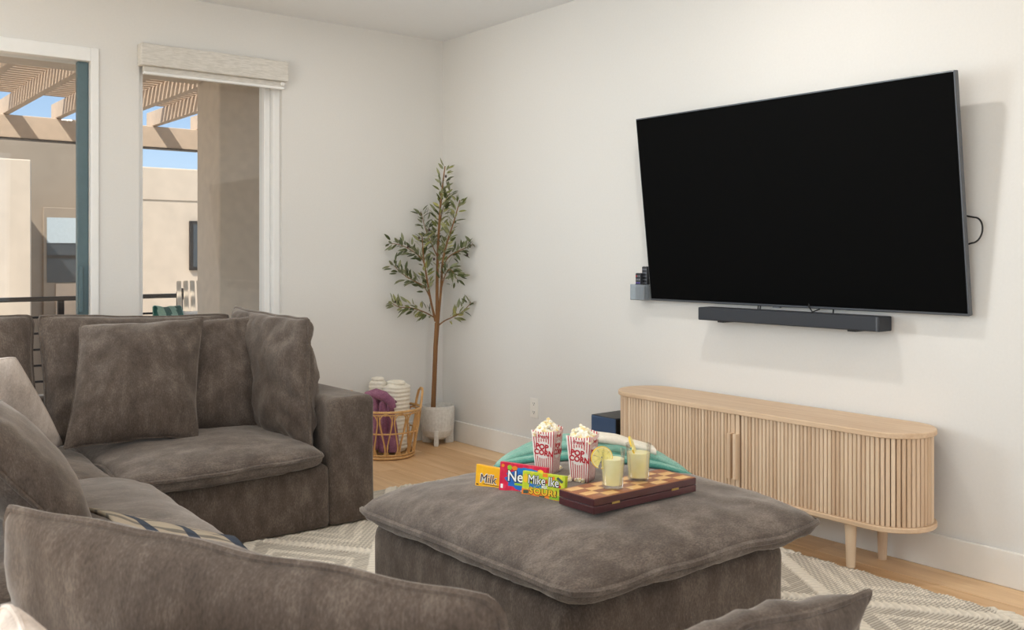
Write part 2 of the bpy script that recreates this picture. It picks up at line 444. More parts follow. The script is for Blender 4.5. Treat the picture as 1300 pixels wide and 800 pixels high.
def pillow(name, TL, TR, BR, BL, tf, tb, mat, parent=None, seed=0, pull=0.03, wrinkle=0.012, expo=0.5, n=34, pipe=0.007, warp=None, edge_wob=0.008, pipemat=None, power=2.4, crease=0.0, loc=None, expo_b=None, rnd_c=0.22):
    TL, TR, BR, BL = map(Vector, (TL, TR, BR, BL))
    nrm = ((TR - TL).cross(TL - BL)).normalized()        # towards whoever sees TL at top left
    W = (TR - TL).length; Hh = (TL - BL).length
    so = Vector((seed * 3.7, seed * 1.9, seed * 5.3))
    def base(s_, t_):
        s2 = s_ * (1 - pull * (1 - t_ * t_) * abs(s_) ** 3) ; t2 = t_ * (1 - pull * (1 - s_ * s_) * abs(t_) ** 3)
        u, v = (s2 + 1) / 2, (t2 + 1) / 2
        p = (BL * (1 - u) + BR * u) * (1 - v) + (TL * (1 - u) + TR * u) * v
        # rounded corner
        c = max(0, abs(s_) + abs(t_) - 1.86)
        ctr = (TL + TR + BL + BR) / 4
        p = p + (ctr - p) * c * rnd_c
        q = noise.noise(Vector((s_ * 2.1, t_ * 2.1, 0)) + so)
        e = max(abs(s_), abs(t_)) ** 6
        p = p + nrm * (q * edge_wob * 2.2 * e) + (TL - BL).normalized() * (noise.noise(Vector((s_ * 3, t_ * 3, 4)) + so) * edge_wob * e)
        return p
    def prof(s_, t_, e_):
        return (max(0, 1 - abs(s_) ** power) * max(0, 1 - abs(t_) ** power)) ** e_
    def wr(s_, t_, side):
        q = Vector((s_ * W * 5, t_ * Hh * 5, side * 9)) + so
        a = noise.noise(q * 0.7) + 0.5 * noise.noise(q * 1.9)
        # folds that run in from the corners
        ang = math.atan2(abs(t_), abs(s_) + 1e-6); rad = math.hypot(s_, t_)
        f = math.sin(ang * 16 + 3 * noise.noise(q * 0.5)) * max(0, rad - 0.55) * 0.8
        # gathers along the seam
        g = noise.noise(Vector((s_ * W * 22, t_ * Hh * 22, side * 3)) + so) * max(abs(s_), abs(t_)) ** 8 * 0.6
        return a + f + g
    mb = MB(); idx = {}
    ks = [math.sin(PI / 2 * (2 * i / n - 1)) for i in range(n + 1)]
    for side in (1, -1):
        for i in range(n + 1):
            for j in range(n + 1):
                if side == -1 and (i in (0, n) or j in (0, n)): idx[(side, i, j)] = idx[(1, i, j)]; continue
                s_, t_ = ks[i], ks[j]; pr = prof(s_, t_, expo if side == 1 or not expo_b else expo_b)
                p = base(s_, t_)
                h = (tf if side == 1 else tb) * pr + wrinkle * wr(s_, t_, side) * min(1, pr * 1.6)
                if crease and side == 1: h -= crease * math.exp(-((s_ - 0.1 * math.sin(t_ * 2)) / 0.08) ** 2) * pr
                p = p + nrm * (h * side)
                if warp: p = warp(p, s_, t_, side)
                idx[(side, i, j)] = len(mb.v); mb.v.append(tuple(p))
    for side in (1, -1):
        for i in range(n):
            for j in range(n):
                q = [idx[(side, i, j)], idx[(side, i + 1, j)], idx[(side, i + 1, j + 1)], idx[(side, i, j + 1)]]
                mb.f.append(tuple(q if side == 1 else reversed(q)))
    loop = [(i, 0) for i in range(n)] + [(n, j) for j in range(n)] + [(i, n) for i in range(n, 0, -1)] + [(0, j) for j in range(n, 0, -1)]
    lp = [Vector(mb.v[idx[(1, a, b)]]) for a, b in loop]
    o = mb.build(name, mat, parent, angle=80)
    if parent is None:
        c = (BL + BR) / 2 if loc is None else Vector(loc)
        o.data.transform(Matrix.Translation(-c)); o.location = c
    if pipe:
        pts = [lp[0]]
        for p in lp[1:]:
            if (p - pts[-1]).length > 0.008: pts.append(p)
        MB().tube(pts, pipe, 6, closed=True).build('piping', pipemat or mat, o)
    return o, mb

# ------------------------------------------------------------------ the room
HC = 2.74
WX0, WY0 = -7.2, -8.6
def wall_with_holes(u0, u1, z1, holes):
    """rectangles of a wall in (u, z) left over once the holes are taken out"""
    us = sorted({u0, u1, *[h[0] for h in holes], *[h[1] for h in holes]}); out = []
    for a, b in zip(us[:-1], us[1:]):
        m = (a + b) / 2; cuts = sorted([(h[2], h[3]) for h in holes if h[0] < m < h[1]]); z = 0
        for c0, c1 in cuts:
            if c0 > z: out.append((a, b, z, c0))
            z = c1
        if z < z1: out.append((a, b, z, z1))
    return out
SL = (-5.0, -2.267, 0.0, 2.388)       # sliding door
W2 = (-2.050, -1.192, 0.25, 2.40)     # window with the roller shade
mb = MB()
for a, b, z0, z1 in wall_with_holes(WX0, 0.0, HC, [SL, W2]): mb.box(a, b, 0, 0.16, z0, z1)
struct(mb.build('wall_back', 'wall', smooth=False), 'off-white painted wall with the glass door and the window', 'wall')
mb = MB().box(0, 0.16, WY0, 0.16, 0, HC)
struct(mb.build('wall_right', 'wall', smooth=False), 'off-white painted wall that carries the television', 'wall')
mb = MB()
for a, b, z0, z1 in wall_with_holes(WY0, 0.0, HC, [(-6.7, -3.1, 0.4, 2.5)]): mb.box(WX0 - 0.16, WX0, a, b, z0, z1)
struct(mb.build('wall_left', 'wall', smooth=False), 'off-white wall opposite the television', 'wall')
mb = MB()
for a, b, z0, z1 in wall_with_holes(WX0, 0.0, HC, [(-5.7, -1.1, 0.4, 2.6)]): mb.box(a, b, WY0 - 0.16, WY0, z0, z1)
struct(mb.build('wall_front', 'wall', smooth=False), 'off-white wall behind the viewer', 'wall')
struct(MB().box(WX0 - 0.2, 0.2, WY0 - 0.2, 0.3, HC, HC + 0.25).build('ceiling', 'ceiling', smooth=False), 'smooth white painted ceiling', 'ceiling')

# floor: slab with oak planks laid along y
floor = struct(MB().box(WX0, 0, WY0, 0, -0.12, -0.0125).build('floor', 'oakdark', smooth=False), 'light oak plank floor', 'floor')
PW, PL = 0.19, 1.55
def plank_mesh(L, Wd):
    return MB().rbox(-Wd / 2 + 0.0008, Wd / 2 - 0.0008, -L / 2 + 0.0008, L / 2 - 0.0008, -0.0125, 0, 0.0015, 1).mesh('plank', smooth=False)
pm = plank_mesh(PL, PW); pm.materials.append(M['plank'])
far = MB()
rows = int(7.2 / PW) + 1
for i in range(rows):
    x = -PW / 2 - i * PW
    off = (i * 0.61) % PL
    y1 = off
    while y1 > WY0:
        a, b = max(y1 - PL, WY0), min(y1, 0)
        if b - a > 0.02:
            if x > -3.2 and b > -5.2:
                if b - a > PL - 1e-6: piece('plank', pm, floor, (x, (a + b) / 2, 0))
                else:
                    m2 = plank_mesh(b - a, PW); m2.materials.append(M['plank']); piece('plank', m2, floor, (x, (a + b) / 2, 0))
            elif x > WX0 + PW / 2:
                far.box(x - PW / 2 + 0.0008, x + PW / 2 - 0.0008, a + 0.0008, b - 0.0008, -0.0125, 0)
        y1 -= PL
fp = far.build('planks', 'plank', floor, smooth=False); fp['kind'] = 'stuff'

def baseboard(name, x0, x1, y0, y1, axis):
    mb = MB()
    if axis == 'y': mb.rbox(x0, x1, y0, y1, 0, 0.138, 0.004, 2)
    else: mb.rbox(x0, x1, y0, y1, 0, 0.138, 0.004, 2)
    return struct(mb.build(name, 'trim', smooth=False), 'white painted baseboard along the ' + ('television wall' if axis == 'y' else 'window wall'), 'baseboard')
baseboard('baseboard_right', -0.016, -0.0005, WY0 + 0.01, -0.0165, 'y')
baseboard('baseboard_back', -1.19, -0.0005, -0.016, -0.0005, 'x')

# sliding glass door
door = thing('door_1', 'white framed sliding glass door to the patio', 'door', (-3.6, 0.08, 0), kind='structure')
x0, x1, z1 = SL[0], SL[1], SL[3]
mb = MB().rbox(x1 - 0.042, x1, -0.012, 0.14, 0, z1, 0.004, 2); mb.build('frame_jamb', 'vinyl', door, smooth=False)
mb = MB().rbox(x0, x0 + 0.042, -0.012, 0.14, 0, z1, 0.004, 2); mb.build('frame_jamb', 'vinyl', door, smooth=False)
mb = MB().rbox(x0 + 0.042, x1 - 0.042, -0.012, 0.14, z1 - 0.075, z1, 0.004, 2); mb.build('frame_head', 'vinyl', door, smooth=False)
MB().rbox(x0 + 0.042, x1 - 0.042, 0.0, 0.14, 0, 0.03, 0.003, 1).build('sill', 'vinyl', door, smooth=False)
sp = MB().rbox(x1 - 0.100, x1 - 0.044, 0.03, 0.07, 0.03, z1 - 0.075, 0.004, 1).build('panel_stile', 'stile', door, smooth=False)
tag(sp, 'blue-grey stile of the sliding panel')
MB().rbox(x1 - 0.094, x1 - 0.075, 0.012, 0.03, 0.95, 1.2, 0.004, 1).build('pull_handle', 'stile', sp, smooth=False)
MB().rbox(-3.68, -3.6, 0.03, 0.07, 0.03, z1 - 0.075, 0.004, 1).build('panel_stile', 'vinyl', door, smooth=False)
MB().box(-3.6, x1 - 0.1, 0.047, 0.053, 0.04, z1 - 0.075).build('glass_pane', 'pane', door, smooth=False)
MB().box(x0 + 0.042, -3.68, 0.047, 0.053, 0.04, z1 - 0.075).build('glass_pane', 'pane', door, smooth=False)

# window with roller shade
win = thing('window_1', 'tall white framed picture window beside the glass door', 'window', (-1.62, 0.08, 0.25), kind='structure')
x0, x1, z0, z1 = W2
MB().rbox(x1 - 0.045, x1, 0.03, 0.15, z0, z1, 0.004, 1).build('frame_jamb', 'vinyl', win, smooth=False)
MB().rbox(x1 - 0.085, x1 - 0.045, 0.07, 0.15, z0 + 0.05, z1 - 0.05, 0.004, 1).build('sash_stile', 'vinyl', win, smooth=False)
MB().rbox(x0, x0 + 0.03, 0.03, 0.15, z0, z1, 0.004, 1).build('frame_jamb', 'vinyl', win, smooth=False)
MB().rbox(x0 + 0.03, x1 - 0.045, 0.03, 0.15, z1 - 0.05, z1, 0.004, 1).build('frame_head', 'vinyl', win, smooth=False)
MB().rbox(x0 + 0.03, x1 - 0.045, 0.03, 0.15, z0, z0 + 0.05, 0.004, 1).build('frame_sill', 'vinyl', win, smooth=False)
MB().box(x0 + 0.03, x1 - 0.085, 0.105, 0.111, z0 + 0.05, z1 - 0.05).build('glass_pane', 'pane', win, smooth=False)
bl = thing('roller_shade', 'heathered pale grey roller shade with fabric valance above the window', 'roller shade', (-1.62, -0.04, 2.315))
MB().rbox(-2.062, -1.182, -0.075, -0.001, 2.318, 2.440, 0.006, 2).build('valance', 'shade', bl, smooth=False)
MB().rbox(-2.04, -1.20, -0.045, -0.025, 2.285, 2.318, 0.003, 1).build('shade_cloth', 'shade', bl, smooth=False)
MB().rbox(-2.04, -1.20, -0.05, -0.02, 2.272, 2.287, 0.004, 2).build('bottom_bar', 'vinyl', bl, smooth=False)
MB().rbox(-1.222, -1.197, -0.055, -0.015, 2.295, 2.317, 0.004, 1).build('end_cap', 'vinyl', bl, smooth=False)

# recessed ceiling lamps (all above or behind the frame)
def can(x, y, power, label):
    t = thing('recessed_light', label, 'ceiling light', (x, y, HC - 0.003), 'recessed ceiling lamps')
    MB().lathe([(0.085, -0.006), (0.085, 0.002), (0.065, 0.002), (0.06, -0.006), (0.085, -0.006)], (x, y, HC - 0.003), 28, cap=False).build('trim_ring', 'vinyl', t)
    l = add_light('bulb', 'AREA', (0, 0, -0.004), power, (1, 0.965, 0.92), direction=(0, 0, -1), size=0.11, shape='DISK'); l.parent = t
can(-1.07, -3.05, 11, 'recessed ceiling lamp in front of the television')
can(-1.10, -1.02, 3.5, 'added recessed ceiling lamp near the corner with the tree')  # unseen lamp added to brighten the corner floor
can(-1.07, -5.6, 5, 'recessed ceiling lamp past the end of the cabinet')
can(-3.3, -3.05, 3.5, 'recessed ceiling lamp above the sofa back')
can(-3.3, -5.9, 3, 'recessed ceiling lamp behind the sofa')

# ------------------------------------------------------------------ outdoors
GY = -0.25
struct(MB().box(-9, 5, 0.16, 5.4, GY - 0.2, GY).build('patio_floor', 'deck', smooth=False), 'pale concrete patio floor outside the glass door', 'patio')
struct(MB().box(-40, 40, 5.4, 60, -3.4, -3.2).build('ground', 'deck', smooth=False), 'sunlit pale ground between the houses', 'ground')
# pillar and roof beam by the window
pil = thing('patio_pillar', 'thick stucco pillar just outside the window', 'pillar', (-0.9, 1.2, GY))
MB().rbox(-1.2, -0.45, 1.0, 1.43, GY, 2.56, 0.012, 2).build('shaft', 'stuccopost', pil, smooth=False)
hb = thing('patio_header_beam', 'stucco beam spanning above the patio pillar', 'beam', (-3, 1.2, 2.46))
MB().rbox(-8, 1.5, 0.98, 1.45, 2.56, 2.95, 0.01, 2).build('beam_body', 'stuccopost', hb, smooth=False)
MB().rbox(-8, -1.22, 1.05, 1.40, 2.50, 2.56, 0.02, 3).build('soffit_drop', 'stuccopost', hb, smooth=False)
struct(MB().box(-8, 1.5, 0.16, 0.98, 2.56, 2.75).build('patio_soffit', 'stuccopost', smooth=False), 'stucco soffit between the house wall and the patio beam', 'soffit')
perg = thing('pergola', 'tan slatted pergola over the patio', 'pergola', (-1.5, 3, GY))
MB().rbox(-7, 2.6, 4.85, 4.97, 2.405, 2.63, 0.006, 1).build('outer_beam', 'pergola', perg, smooth=False)
MB().rbox(-7, 2.6, 4.835, 4.985, 2.395, 2.405, 0.002, 1).build('metal_cap', 'iron', perg, smooth=False)
rm = MB().rbox(-0.03, 0.03, 1.455, 5.05, 2.632, 2.79, 0.004, 1).mesh('rafter', smooth=False); rm.materials.append(M['pergola'])
for i in range(17): piece('rafter', rm, perg, (-5.62 + i * 0.475, 0, 0))
sm = MB().rbox(-3.7, 3.7, -0.028, 0.028, 2.792, 2.832, 0.004, 1).mesh('shade_slat', smooth=False); sm.materials.append(M['pergola'])
for i in range(28): piece('shade_slat', sm, perg, (-1.8, 1.56 + i * 0.108, 0))
for x in (-6.4, 2.2): MB().rbox(x - 0.15, x + 0.15, 4.75, 5.05, GY, 2.395, 0.01, 1).build('post', 'stuccopost', perg, smooth=False)
rl = thing('railing', 'dark bronze metal railing at the patio edge', 'railing', (-1.5, 4.9, GY))
MB().rbox(-7, -0.07, 4.87, 4.93, 0.80, 0.845, 0.006, 1).build('top_rail', 'iron', rl, smooth=False)
for z in (0.64, 0.48, 0.32, 0.16, 0.0): MB().tube([(-7, 4.9, z), (-0.1, 4.9, z)], 0.011, 6).build('rail_bar', 'iron', rl)
for x in (-0.12, -1.32, -2.5, -3.7, -4.9): MB().rbox(x - 0.03, x + 0.03, 4.875, 4.925, GY, 0.86 if x > -0.2 else 0.80, 0.004, 1).build('rail_post', 'iron', rl, smooth=False)
MB().rbox(-0.1, -0.04, 4.87, 4.93, 0.78, 0.9, 0.004, 1).build('end_cap', 'iron', rl, smooth=False)
# houses beyond
hA = thing('neighbour_house', 'sunlit cream stucco house straight across from the window', 'house', (6, 16, -3.2))
MB().rbox(2.0, 11.0, 14.0, 22.0, -3.2, 3.02, 0.02, 1).build('wall_block', 'stucco', hA, smooth=False)
MB().rbox(1.98, 11.0, 13.985, 14.0, 2.36, 2.375, 0.002, 1).build('control_joint', 'stuccoshade', hA, smooth=False)
wv = MB().rbox(3.23, 3.9, 13.93, 14.0, 0.95, 1.96, 0.01, 1).build('window', 'iron', hA, smooth=False)
MB().box(3.30, 3.83, 13.925, 13.93, 1.02, 1.89).build('pane', 'darkglass', wv, smooth=False)
hB = thing('neighbour_house', 'cream stepped house with shade-toned recess seen through the glass door', 'house', (-1, 14, -3.2))
MB().rbox(-9.0, -0.12, 12.0, 20.0, -3.2, 2.85, 0.02, 1).build('sunlit_block', 'stucco', hB, smooth=False)
MB().rbox(-0.11, 1.97, 15.0, 21.0, -3.2, 3.57, 0.02, 1).build('recessed_block', 'stuccoshade', hB, smooth=False)
wv = MB().rbox(0.70, 1.75, 14.93, 15.0, -1.0, 2.20, 0.01, 1).build('window_bay', 'stuccoshade', hB, smooth=False)
MB().box(0.76, 1.69, 14.92, 14.93, 0.72, 2.0).build('pane', 'darkglass', wv, smooth=False)
MB().box(0.76, 1.69, 14.905, 14.92, 1.5, 2.0).build('blind', 'blind', wv, smooth=False)
MB().box(0.76, 1.69, 14.90, 14.925, 1.20, 1.26).build('sash_rail', 'iron', wv, smooth=False)
MB().box(0.92, 1.69, 14.90, 14.925, -1.0, 0.70).build('lower_panel', 'stucco', wv, smooth=False)
# outdoor seat
ch = thing('slat_back_chair', 'cream outdoor chair with upright back slats by the railing end', 'chair', (-0.1, 4.25, GY))
slm = MB().rbox(-0.022, 0.022, -0.012, 0.012, 0, 0.92, 0.004, 1).mesh('back_slat', smooth=False); slm.materials.append(M['outwood'])
for i in range(7): piece('back_slat', slm, ch, (-0.30 + i * 0.07, 4.3, 0.08), rot=(-0.12, 0, 0))
MB().rbox(-0.34, 0.16, 3.75, 4.3, 0.08, 0.12, 0.01, 1).build('seat', 'outwood', ch, smooth=False)
for x in (-0.32, 0.14):
    for y in (3.78, 4.28): MB().rbox(x - 0.02, x + 0.02, y - 0.02, y + 0.02, GY, 0.08, 0.004, 1).build('leg', 'outwood', ch, smooth=False)
so = thing('patio_loveseat', 'dark framed patio loveseat outside the window', 'outdoor sofa', (-1.0, 2.6, GY))
MB().rbox(-1.55, -0.45, 2.2, 2.95, 0.0, 0.14, 0.02, 2).build('seat_base', 'iron', so, smooth=False)
for x in (-1.5, -0.5):
    for y in (2.25, 2.9): MB().rbox(x - 0.03, x + 0.03, y - 0.03, y + 0.03, GY, 0.0, 0.004, 1).build('leg', 'iron', so, smooth=False)
MB().rbox(-1.53, -0.47, 2.22, 2.8, 0.14, 0.30, 0.05, 3).build('seat_cushion', 'outwhite', so)
MB().rbox(-1.55, -0.45, 2.85, 2.95, 0.14, 0.66, 0.02, 2).build('back_frame', 'iron', so, smooth=False)
pillow('outdoor_pillow', (-0.98, 2.66, 0.80), (-0.66, 2.62, 0.78), (-0.64, 2.5, 0.32), (-0.98, 2.5, 0.32), 0.07, 0.07, 'outwhite', None, 5, pipe=0)[0]
op = bpy.data.objects['outdoor_pillow']; tag(op, 'white outdoor pillow on the patio loveseat', 'pillow')
g, _ = pillow('outdoor_pillow', (-1.16, 2.55, 0.84), (-0.90, 2.62, 0.83), (-0.88, 2.45, 0.34), (-1.18, 2.40, 0.34), 0.09, 0.09, 'greenlight', None, 6, pipe=0.004)
tag(g, 'green striped outdoor pillow on the patio loveseat', 'pillow')
g.data.materials.append(M['green'])
for p in g.data.polygons:
    if int((p.center.x + 10) / 0.055) % 2: p.material_index = 1

# ------------------------------------------------------------------ rug (yarn rows and braided lattice modelled in relief)
RX0, RX1, RY0, RY1 = -2.95, -0.284, -4.75, -1.06
nx, ny = 330, 1130
xs = np.linspace(RX0, RX1, nx + 1); ys = np.linspace(RY0, RY1, ny + 1)
X, Y = np.meshgrid(xs, ys, indexing='ij')
rowp = 0.0131
ph = Y / rowp
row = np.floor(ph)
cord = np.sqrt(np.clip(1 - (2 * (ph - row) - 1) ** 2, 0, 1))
bead = 0.5 + 0.5 * np.cos(2 * PI * (X / 0.027 + 0.5 * (row % 2)))
# diamond lattice of thick braids
pu, pv = 0.62, 0.62
u = (X * 0.92 + Y * 0.62); v = (X * 0.92 - Y * 0.62)
du = np.abs((u / pu) % 1 - 0.5) * pu; dv = np.abs((v / pv) % 1 - 0.5) * pv
dmin = np.minimum(du, dv)
band = (dmin < 0.030).astype(float)
ub = np.where(du < dv, v, u)
braid = 0.5 + 0.5 * np.cos(2 * PI * (ub / 0.032) + dmin / 0.03 * 2.2)
# smaller lozenges within the cells alternate in weave
cell = (np.floor(u / pu + 0.5) + np.floor(v / pv + 0.5)) % 2
inner = ((np.abs(dmin - 0.12) < 0.018) | (np.abs(dmin - 0.2) < 0.016)).astype(float)
loopy = np.where(cell > 0.5, bead, 0.25 + 0.2 * bead)
rz = 0.004 + 0.005 * cord * (0.55 + 0.45 * loopy) + 0.0035 * inner * (0.5 + 0.5 * bead) * cord
rz = np.where(band > 0.5, 0.0105 + 0.0055 * braid, rz)
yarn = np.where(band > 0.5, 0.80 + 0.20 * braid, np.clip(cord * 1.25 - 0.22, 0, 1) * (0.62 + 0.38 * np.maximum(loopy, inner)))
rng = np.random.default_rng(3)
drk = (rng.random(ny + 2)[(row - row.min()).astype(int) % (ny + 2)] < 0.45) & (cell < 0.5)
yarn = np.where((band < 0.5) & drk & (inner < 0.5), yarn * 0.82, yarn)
EX = 0.005 * np.sin(Y * 31) + 0.004 * np.sin(Y * 77 + 1)
wgt = np.clip((X - (RX1 - 0.08)) / 0.08, 0, 1)
Xd = X + EX * wgt - 0.006 * wgt
edge = (X <= RX0 + 1e-6) | (X >= RX1 - 1e-6) | (Y <= RY0 + 1e-6) | (Y >= RY1 - 1e-6)
rz = np.where(edge, 0.0008, rz)
co = np.stack([Xd + 1.62, Y + 2.9, rz], -1).reshape(-1, 3).astype(np.float32)
ii, jj = np.meshgrid(np.arange(nx), np.arange(ny), indexing='ij')
a = (ii * (ny + 1) + jj).ravel()
fc = np.stack([a, a + ny + 1, a + ny + 2, a + 1], -1).astype(np.int32)
me = bpy.data.meshes.new('rug')
me.vertices.add(len(co)); me.vertices.foreach_set('co', co.ravel())
me.loops.add(fc.size); me.loops.foreach_set('vertex_index', fc.ravel())
me.polygons.add(len(fc)); me.polygons.foreach_set('loop_start', np.arange(0, fc.size, 4, dtype=np.int32)); me.polygons.foreach_set('loop_total', np.full(len(fc), 4, dtype=np.int32))
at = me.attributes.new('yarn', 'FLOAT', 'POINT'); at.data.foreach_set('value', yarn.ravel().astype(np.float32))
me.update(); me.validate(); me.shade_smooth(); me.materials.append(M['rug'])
rug = bpy.data.objects.new('area_rug', me); COL.objects.link(rug); rug.location = (-1.62, -2.9, 0)
tag(rug, 'cream woven rug with braided diamond lattice on the oak floor', 'rug')
RZ = 0.012

# ------------------------------------------------------------------ sectional sofa
def soft(seed, amp=0.006):
    def fn(c):
        return c + Vector((noise.noise(c * 3.1 + Vector((seed, 0, 0))), noise.noise(c * 3.1 + Vector((0, seed, 5))), 0.5 * noise.noise(c * 3.1 + Vector((2, 0, seed))) if c.z > 0.1 else 0)) * amp
    return fn
# far end section with the arm
SF = -1.55
s1 = thing('sofa_section', 'taupe velvet sofa end section with square arm in front of the window', 'sofa', (-2.0, -1.0, RZ), 'sectional sofa modules')
MB().rbox(-2.585, -1.672, SF, -0.62, RZ, 0.30, 0.025, 3, cuts=5, fn=soft(1)).build('base', 'sofa', s1)
MB().rbox(-1.672, -1.432, SF - 0.005, -0.52, RZ, 0.60, 0.035, 4, cuts=6, fn=soft(2)).build('arm', 'sofa', s1)
MB().rbox(-2.585, -1.674, -0.64, -0.52, RZ, 0.60, 0.035, 4, cuts=5, fn=soft(3)).build('back_frame', 'sofa', s1)
def seatwarp(p, s_, t_, side):
    return p
pillow('seat_cushion', (-2.60, -0.66, 0.372), (-1.70, -0.66, 0.372), (-1.712, -1.60, 0.348), (-2.60, -1.61, 0.350), 0.080, 0.075, 'sofah', s1, 11, pull=-0.0, wrinkle=0.007, expo=0.42, n=44, power=3.2, edge_wob=0.010, expo_b=0.16, pipe=0.009)
pillow('back_cushion', ony(48, 402, -0.76), ony(290, 400, -0.72), (-1.86, -0.88, 0.41), (-2.725, -0.88, 0.41), 0.12, 0.10, 'sofa', s1, 12, rnd_c=0.14, pull=0.03, wrinkle=0.018, n=40, pipe=0.009)
pillow('back_cushion', onx(298, 390, -1.73), onx(391, 406, -1.69), (-1.735, -1.485, 0.372), (-1.80, -0.70, 0.40), 0.11, 0.125, 'sofa', s1, 13, rnd_c=0.08, pull=0.03, wrinkle=0.026, n=44, pipe=0.010, expo=0.42)
# corner section
s2 = thing('sofa_section', 'taupe velvet sofa corner section where both runs meet', 'sofa', (-3.1, -1.0, RZ), 'sectional sofa modules')
MB().rbox(-3.65, -2.59, SF, -0.62, RZ, 0.30, 0.025, 3, cuts=4, fn=soft(4)).build('base', 'sofa', s2)
MB().rbox(-3.65, -2.59, -0.64, -0.52, RZ, 0.60, 0.035, 4, cuts=4, fn=soft(5)).build('back_frame', 'sofa', s2)
MB().rbox(-3.65, -3.53, SF, -0.645, RZ, 0.60, 0.035, 4, cuts=4, fn=soft(5)).build('side_frame', 'sofa', s2)
pillow('seat_cushion', (-3.55, -0.66, 0.36), (-2.61, -0.66, 0.36), (-2.61, -1.60, 0.355), (-3.55, -1.60, 0.36), 0.075, 0.06, 'sofah', s2, 14, pull=0, wrinkle=0.008, expo=0.42, power=3.2)
pillow('back_cushion', (-3.62, -0.76, 0.97), ony(41, 399, -0.74), (-2.755, -0.88, 0.41), (-3.60, -0.9, 0.41), 0.12, 0.10, 'sofa', s2, 15, pull=0.03, wrinkle=0.012, pipe=0.009)
# wing along the open side of the room
s3 = thing('sofa_section', 'taupe velvet armless sofa section next to the corner, seat facing the television', 'sofa', (-3.1, -2.2, RZ), 'sectional sofa modules')
MB().rbox(-3.65, -2.60, -2.78, SF - 0.01, RZ, 0.30, 0.025, 3, cuts=4, fn=soft(6)).build('base', 'sofa', s3)
MB().rbox(-3.65, -3.53, -2.78, SF - 0.01, RZ, 0.60, 0.035, 4, cuts=4, fn=soft(7)).build('back_frame', 'sofa', s3)
pillow('seat_cushion', (-3.5, -1.60, 0.362), (-2.56, -1.62, 0.357), (-2.58, -2.80, 0.362), (-3.5, -2.80, 0.362), 0.095, 0.065, 'sofah', s3, 16, pull=0, wrinkle=0.006, expo=0.42, power=3.2)
pillow('back_cushion', (-3.38, -2.68, 0.84), (-3.38, -1.62, 0.84), (-3.00, -1.62, 0.41), (-2.98, -2.66, 0.41), 0.16, 0.10, 'sofa', s3, 17, pull=-0.02, wrinkle=0.010, expo=0.45)
s4 = thing('sofa_section', 'taupe velvet sofa section with a long loose back cushion and plaid throw', 'sofa', (-3.1, -3.5, RZ), 'sectional sofa modules')
MB().rbox(-3.65, -2.60, -4.0, -2.79, RZ, 0.30, 0.025, 3, cuts=4, fn=soft(8)).build('base', 'sofa', s4)
MB().rbox(-3.65, -3.53, -4.0, -2.79, RZ, 0.60, 0.035, 4, cuts=4, fn=soft(9)).build('back_frame', 'sofa', s4)
pillow('seat_cushion', (-3.5, -2.81, 0.35), (-2.58, -2.81, 0.35), (-2.58, -4.0, 0.35), (-3.5, -4.0, 0.35), 0.085, 0.055, 'sofah', s4, 18, pull=0, wrinkle=0.006, expo=0.42, power=3.2)
# near section: its back is turned to the viewer
s5 = thing('sofa_section', 'taupe velvet sofa section facing the window across the ottoman', 'sofa', (-2.7, -4.6, RZ), 'sectional sofa modules')
MB().rbox(-3.65, -1.95, -5.05, -4.01, RZ, 0.30, 0.025, 3, cuts=4, fn=soft(10)).build('base', 'sofa', s5)
MB().rbox(-3.2, -1.95, -5.17, -5.05, RZ, 0.58, 0.035, 4, cuts=4, fn=soft(11)).build('back_frame', 'sofa', s5)
pillow('seat_cushion', (-3.6, -4.03, 0.35), (-1.97, -4.03, 0.35), (-1.97, -5.03, 0.35), (-3.6, -5.03, 0.35), 0.085, 0.055, 'sofah', s5, 19, pull=0, wrinkle=0.006, expo=0.42, power=3.2)
pillow('back_cushion', onz(4, 640, 0.85), onz(632, 758, 0.83), (-2.86, -4.52, 0.41), onz(22, 905, 0.41), 0.10, 0.065, 'sofa', s4, 20, pull=0.035, wrinkle=0.012, n=44, edge_wob=0.006)
N3 = pillow('throw_pillow', onz(800, 838, 0.70), onz(1106, 752, 0.72), (-2.22, -4.52, 0.44), (-2.70, -4.42, 0.44), 0.07, 0.07, 'sofa', None, 21, rnd_c=0.03, pull=0.05, wrinkle=0.016, pipe=0.006)[0]
tag(N3, 'small taupe velvet pillow with peaked corner on the section facing the window', 'pillow', 'taupe throw pillows')
# loose pillows on the far run
C_ = pillow('throw_pillow', ony(102, 412, -0.95), ony(258, 402, -0.95), ony(251, 555, -1.22), ony(81, 571, -1.22), 0.105, 0.075, 'sofa', None, 22, rnd_c=0.03, pull=0.055, wrinkle=0.018, pipe=0.004, expo=0.58)[0]
tag(C_, 'square taupe velvet pillow standing in front of the other pillows', 'pillow', 'taupe throw pillows')
D_ = pillow('throw_pillow', ony(222, 407, -0.84), ony(338, 398, -0.84), ony(330, 548, -1.06), ony(222, 548, -1.06), 0.095, 0.06, 'sofa', None, 23, rnd_c=0.03, pull=0.055, wrinkle=0.020, pipe=0.004, expo=0.58)[0]
tag(D_, 'darker taupe velvet pillow tucked between square pillow and end cushion', 'pillow', 'taupe throw pillows')
P_ = pillow('throw_pillow', ony(-75, 470, -1.45), ony(20, 456, -1.45), ony(80, 566, -1.12), ony(-20, 600, -1.12), 0.09, 0.09, 'beige', None, 24, rnd_c=0.03, pull=-0.06, wrinkle=0.008, pipe=0.003)[0]
tag(P_, 'pale beige pillow leaning in the corner of the sofa', 'pillow', 'beige throw pillows')
N2 = pillow('throw_pillow', (-3.50, -4.75, 0.88), onz(-6, 766, 0.82), (-3.40, -3.92, 0.43), (-3.42, -4.62, 0.43), 0.06, 0.06, 'beige', None, 25, pull=0.03, wrinkle=0.008, pipe=0.004)[0]
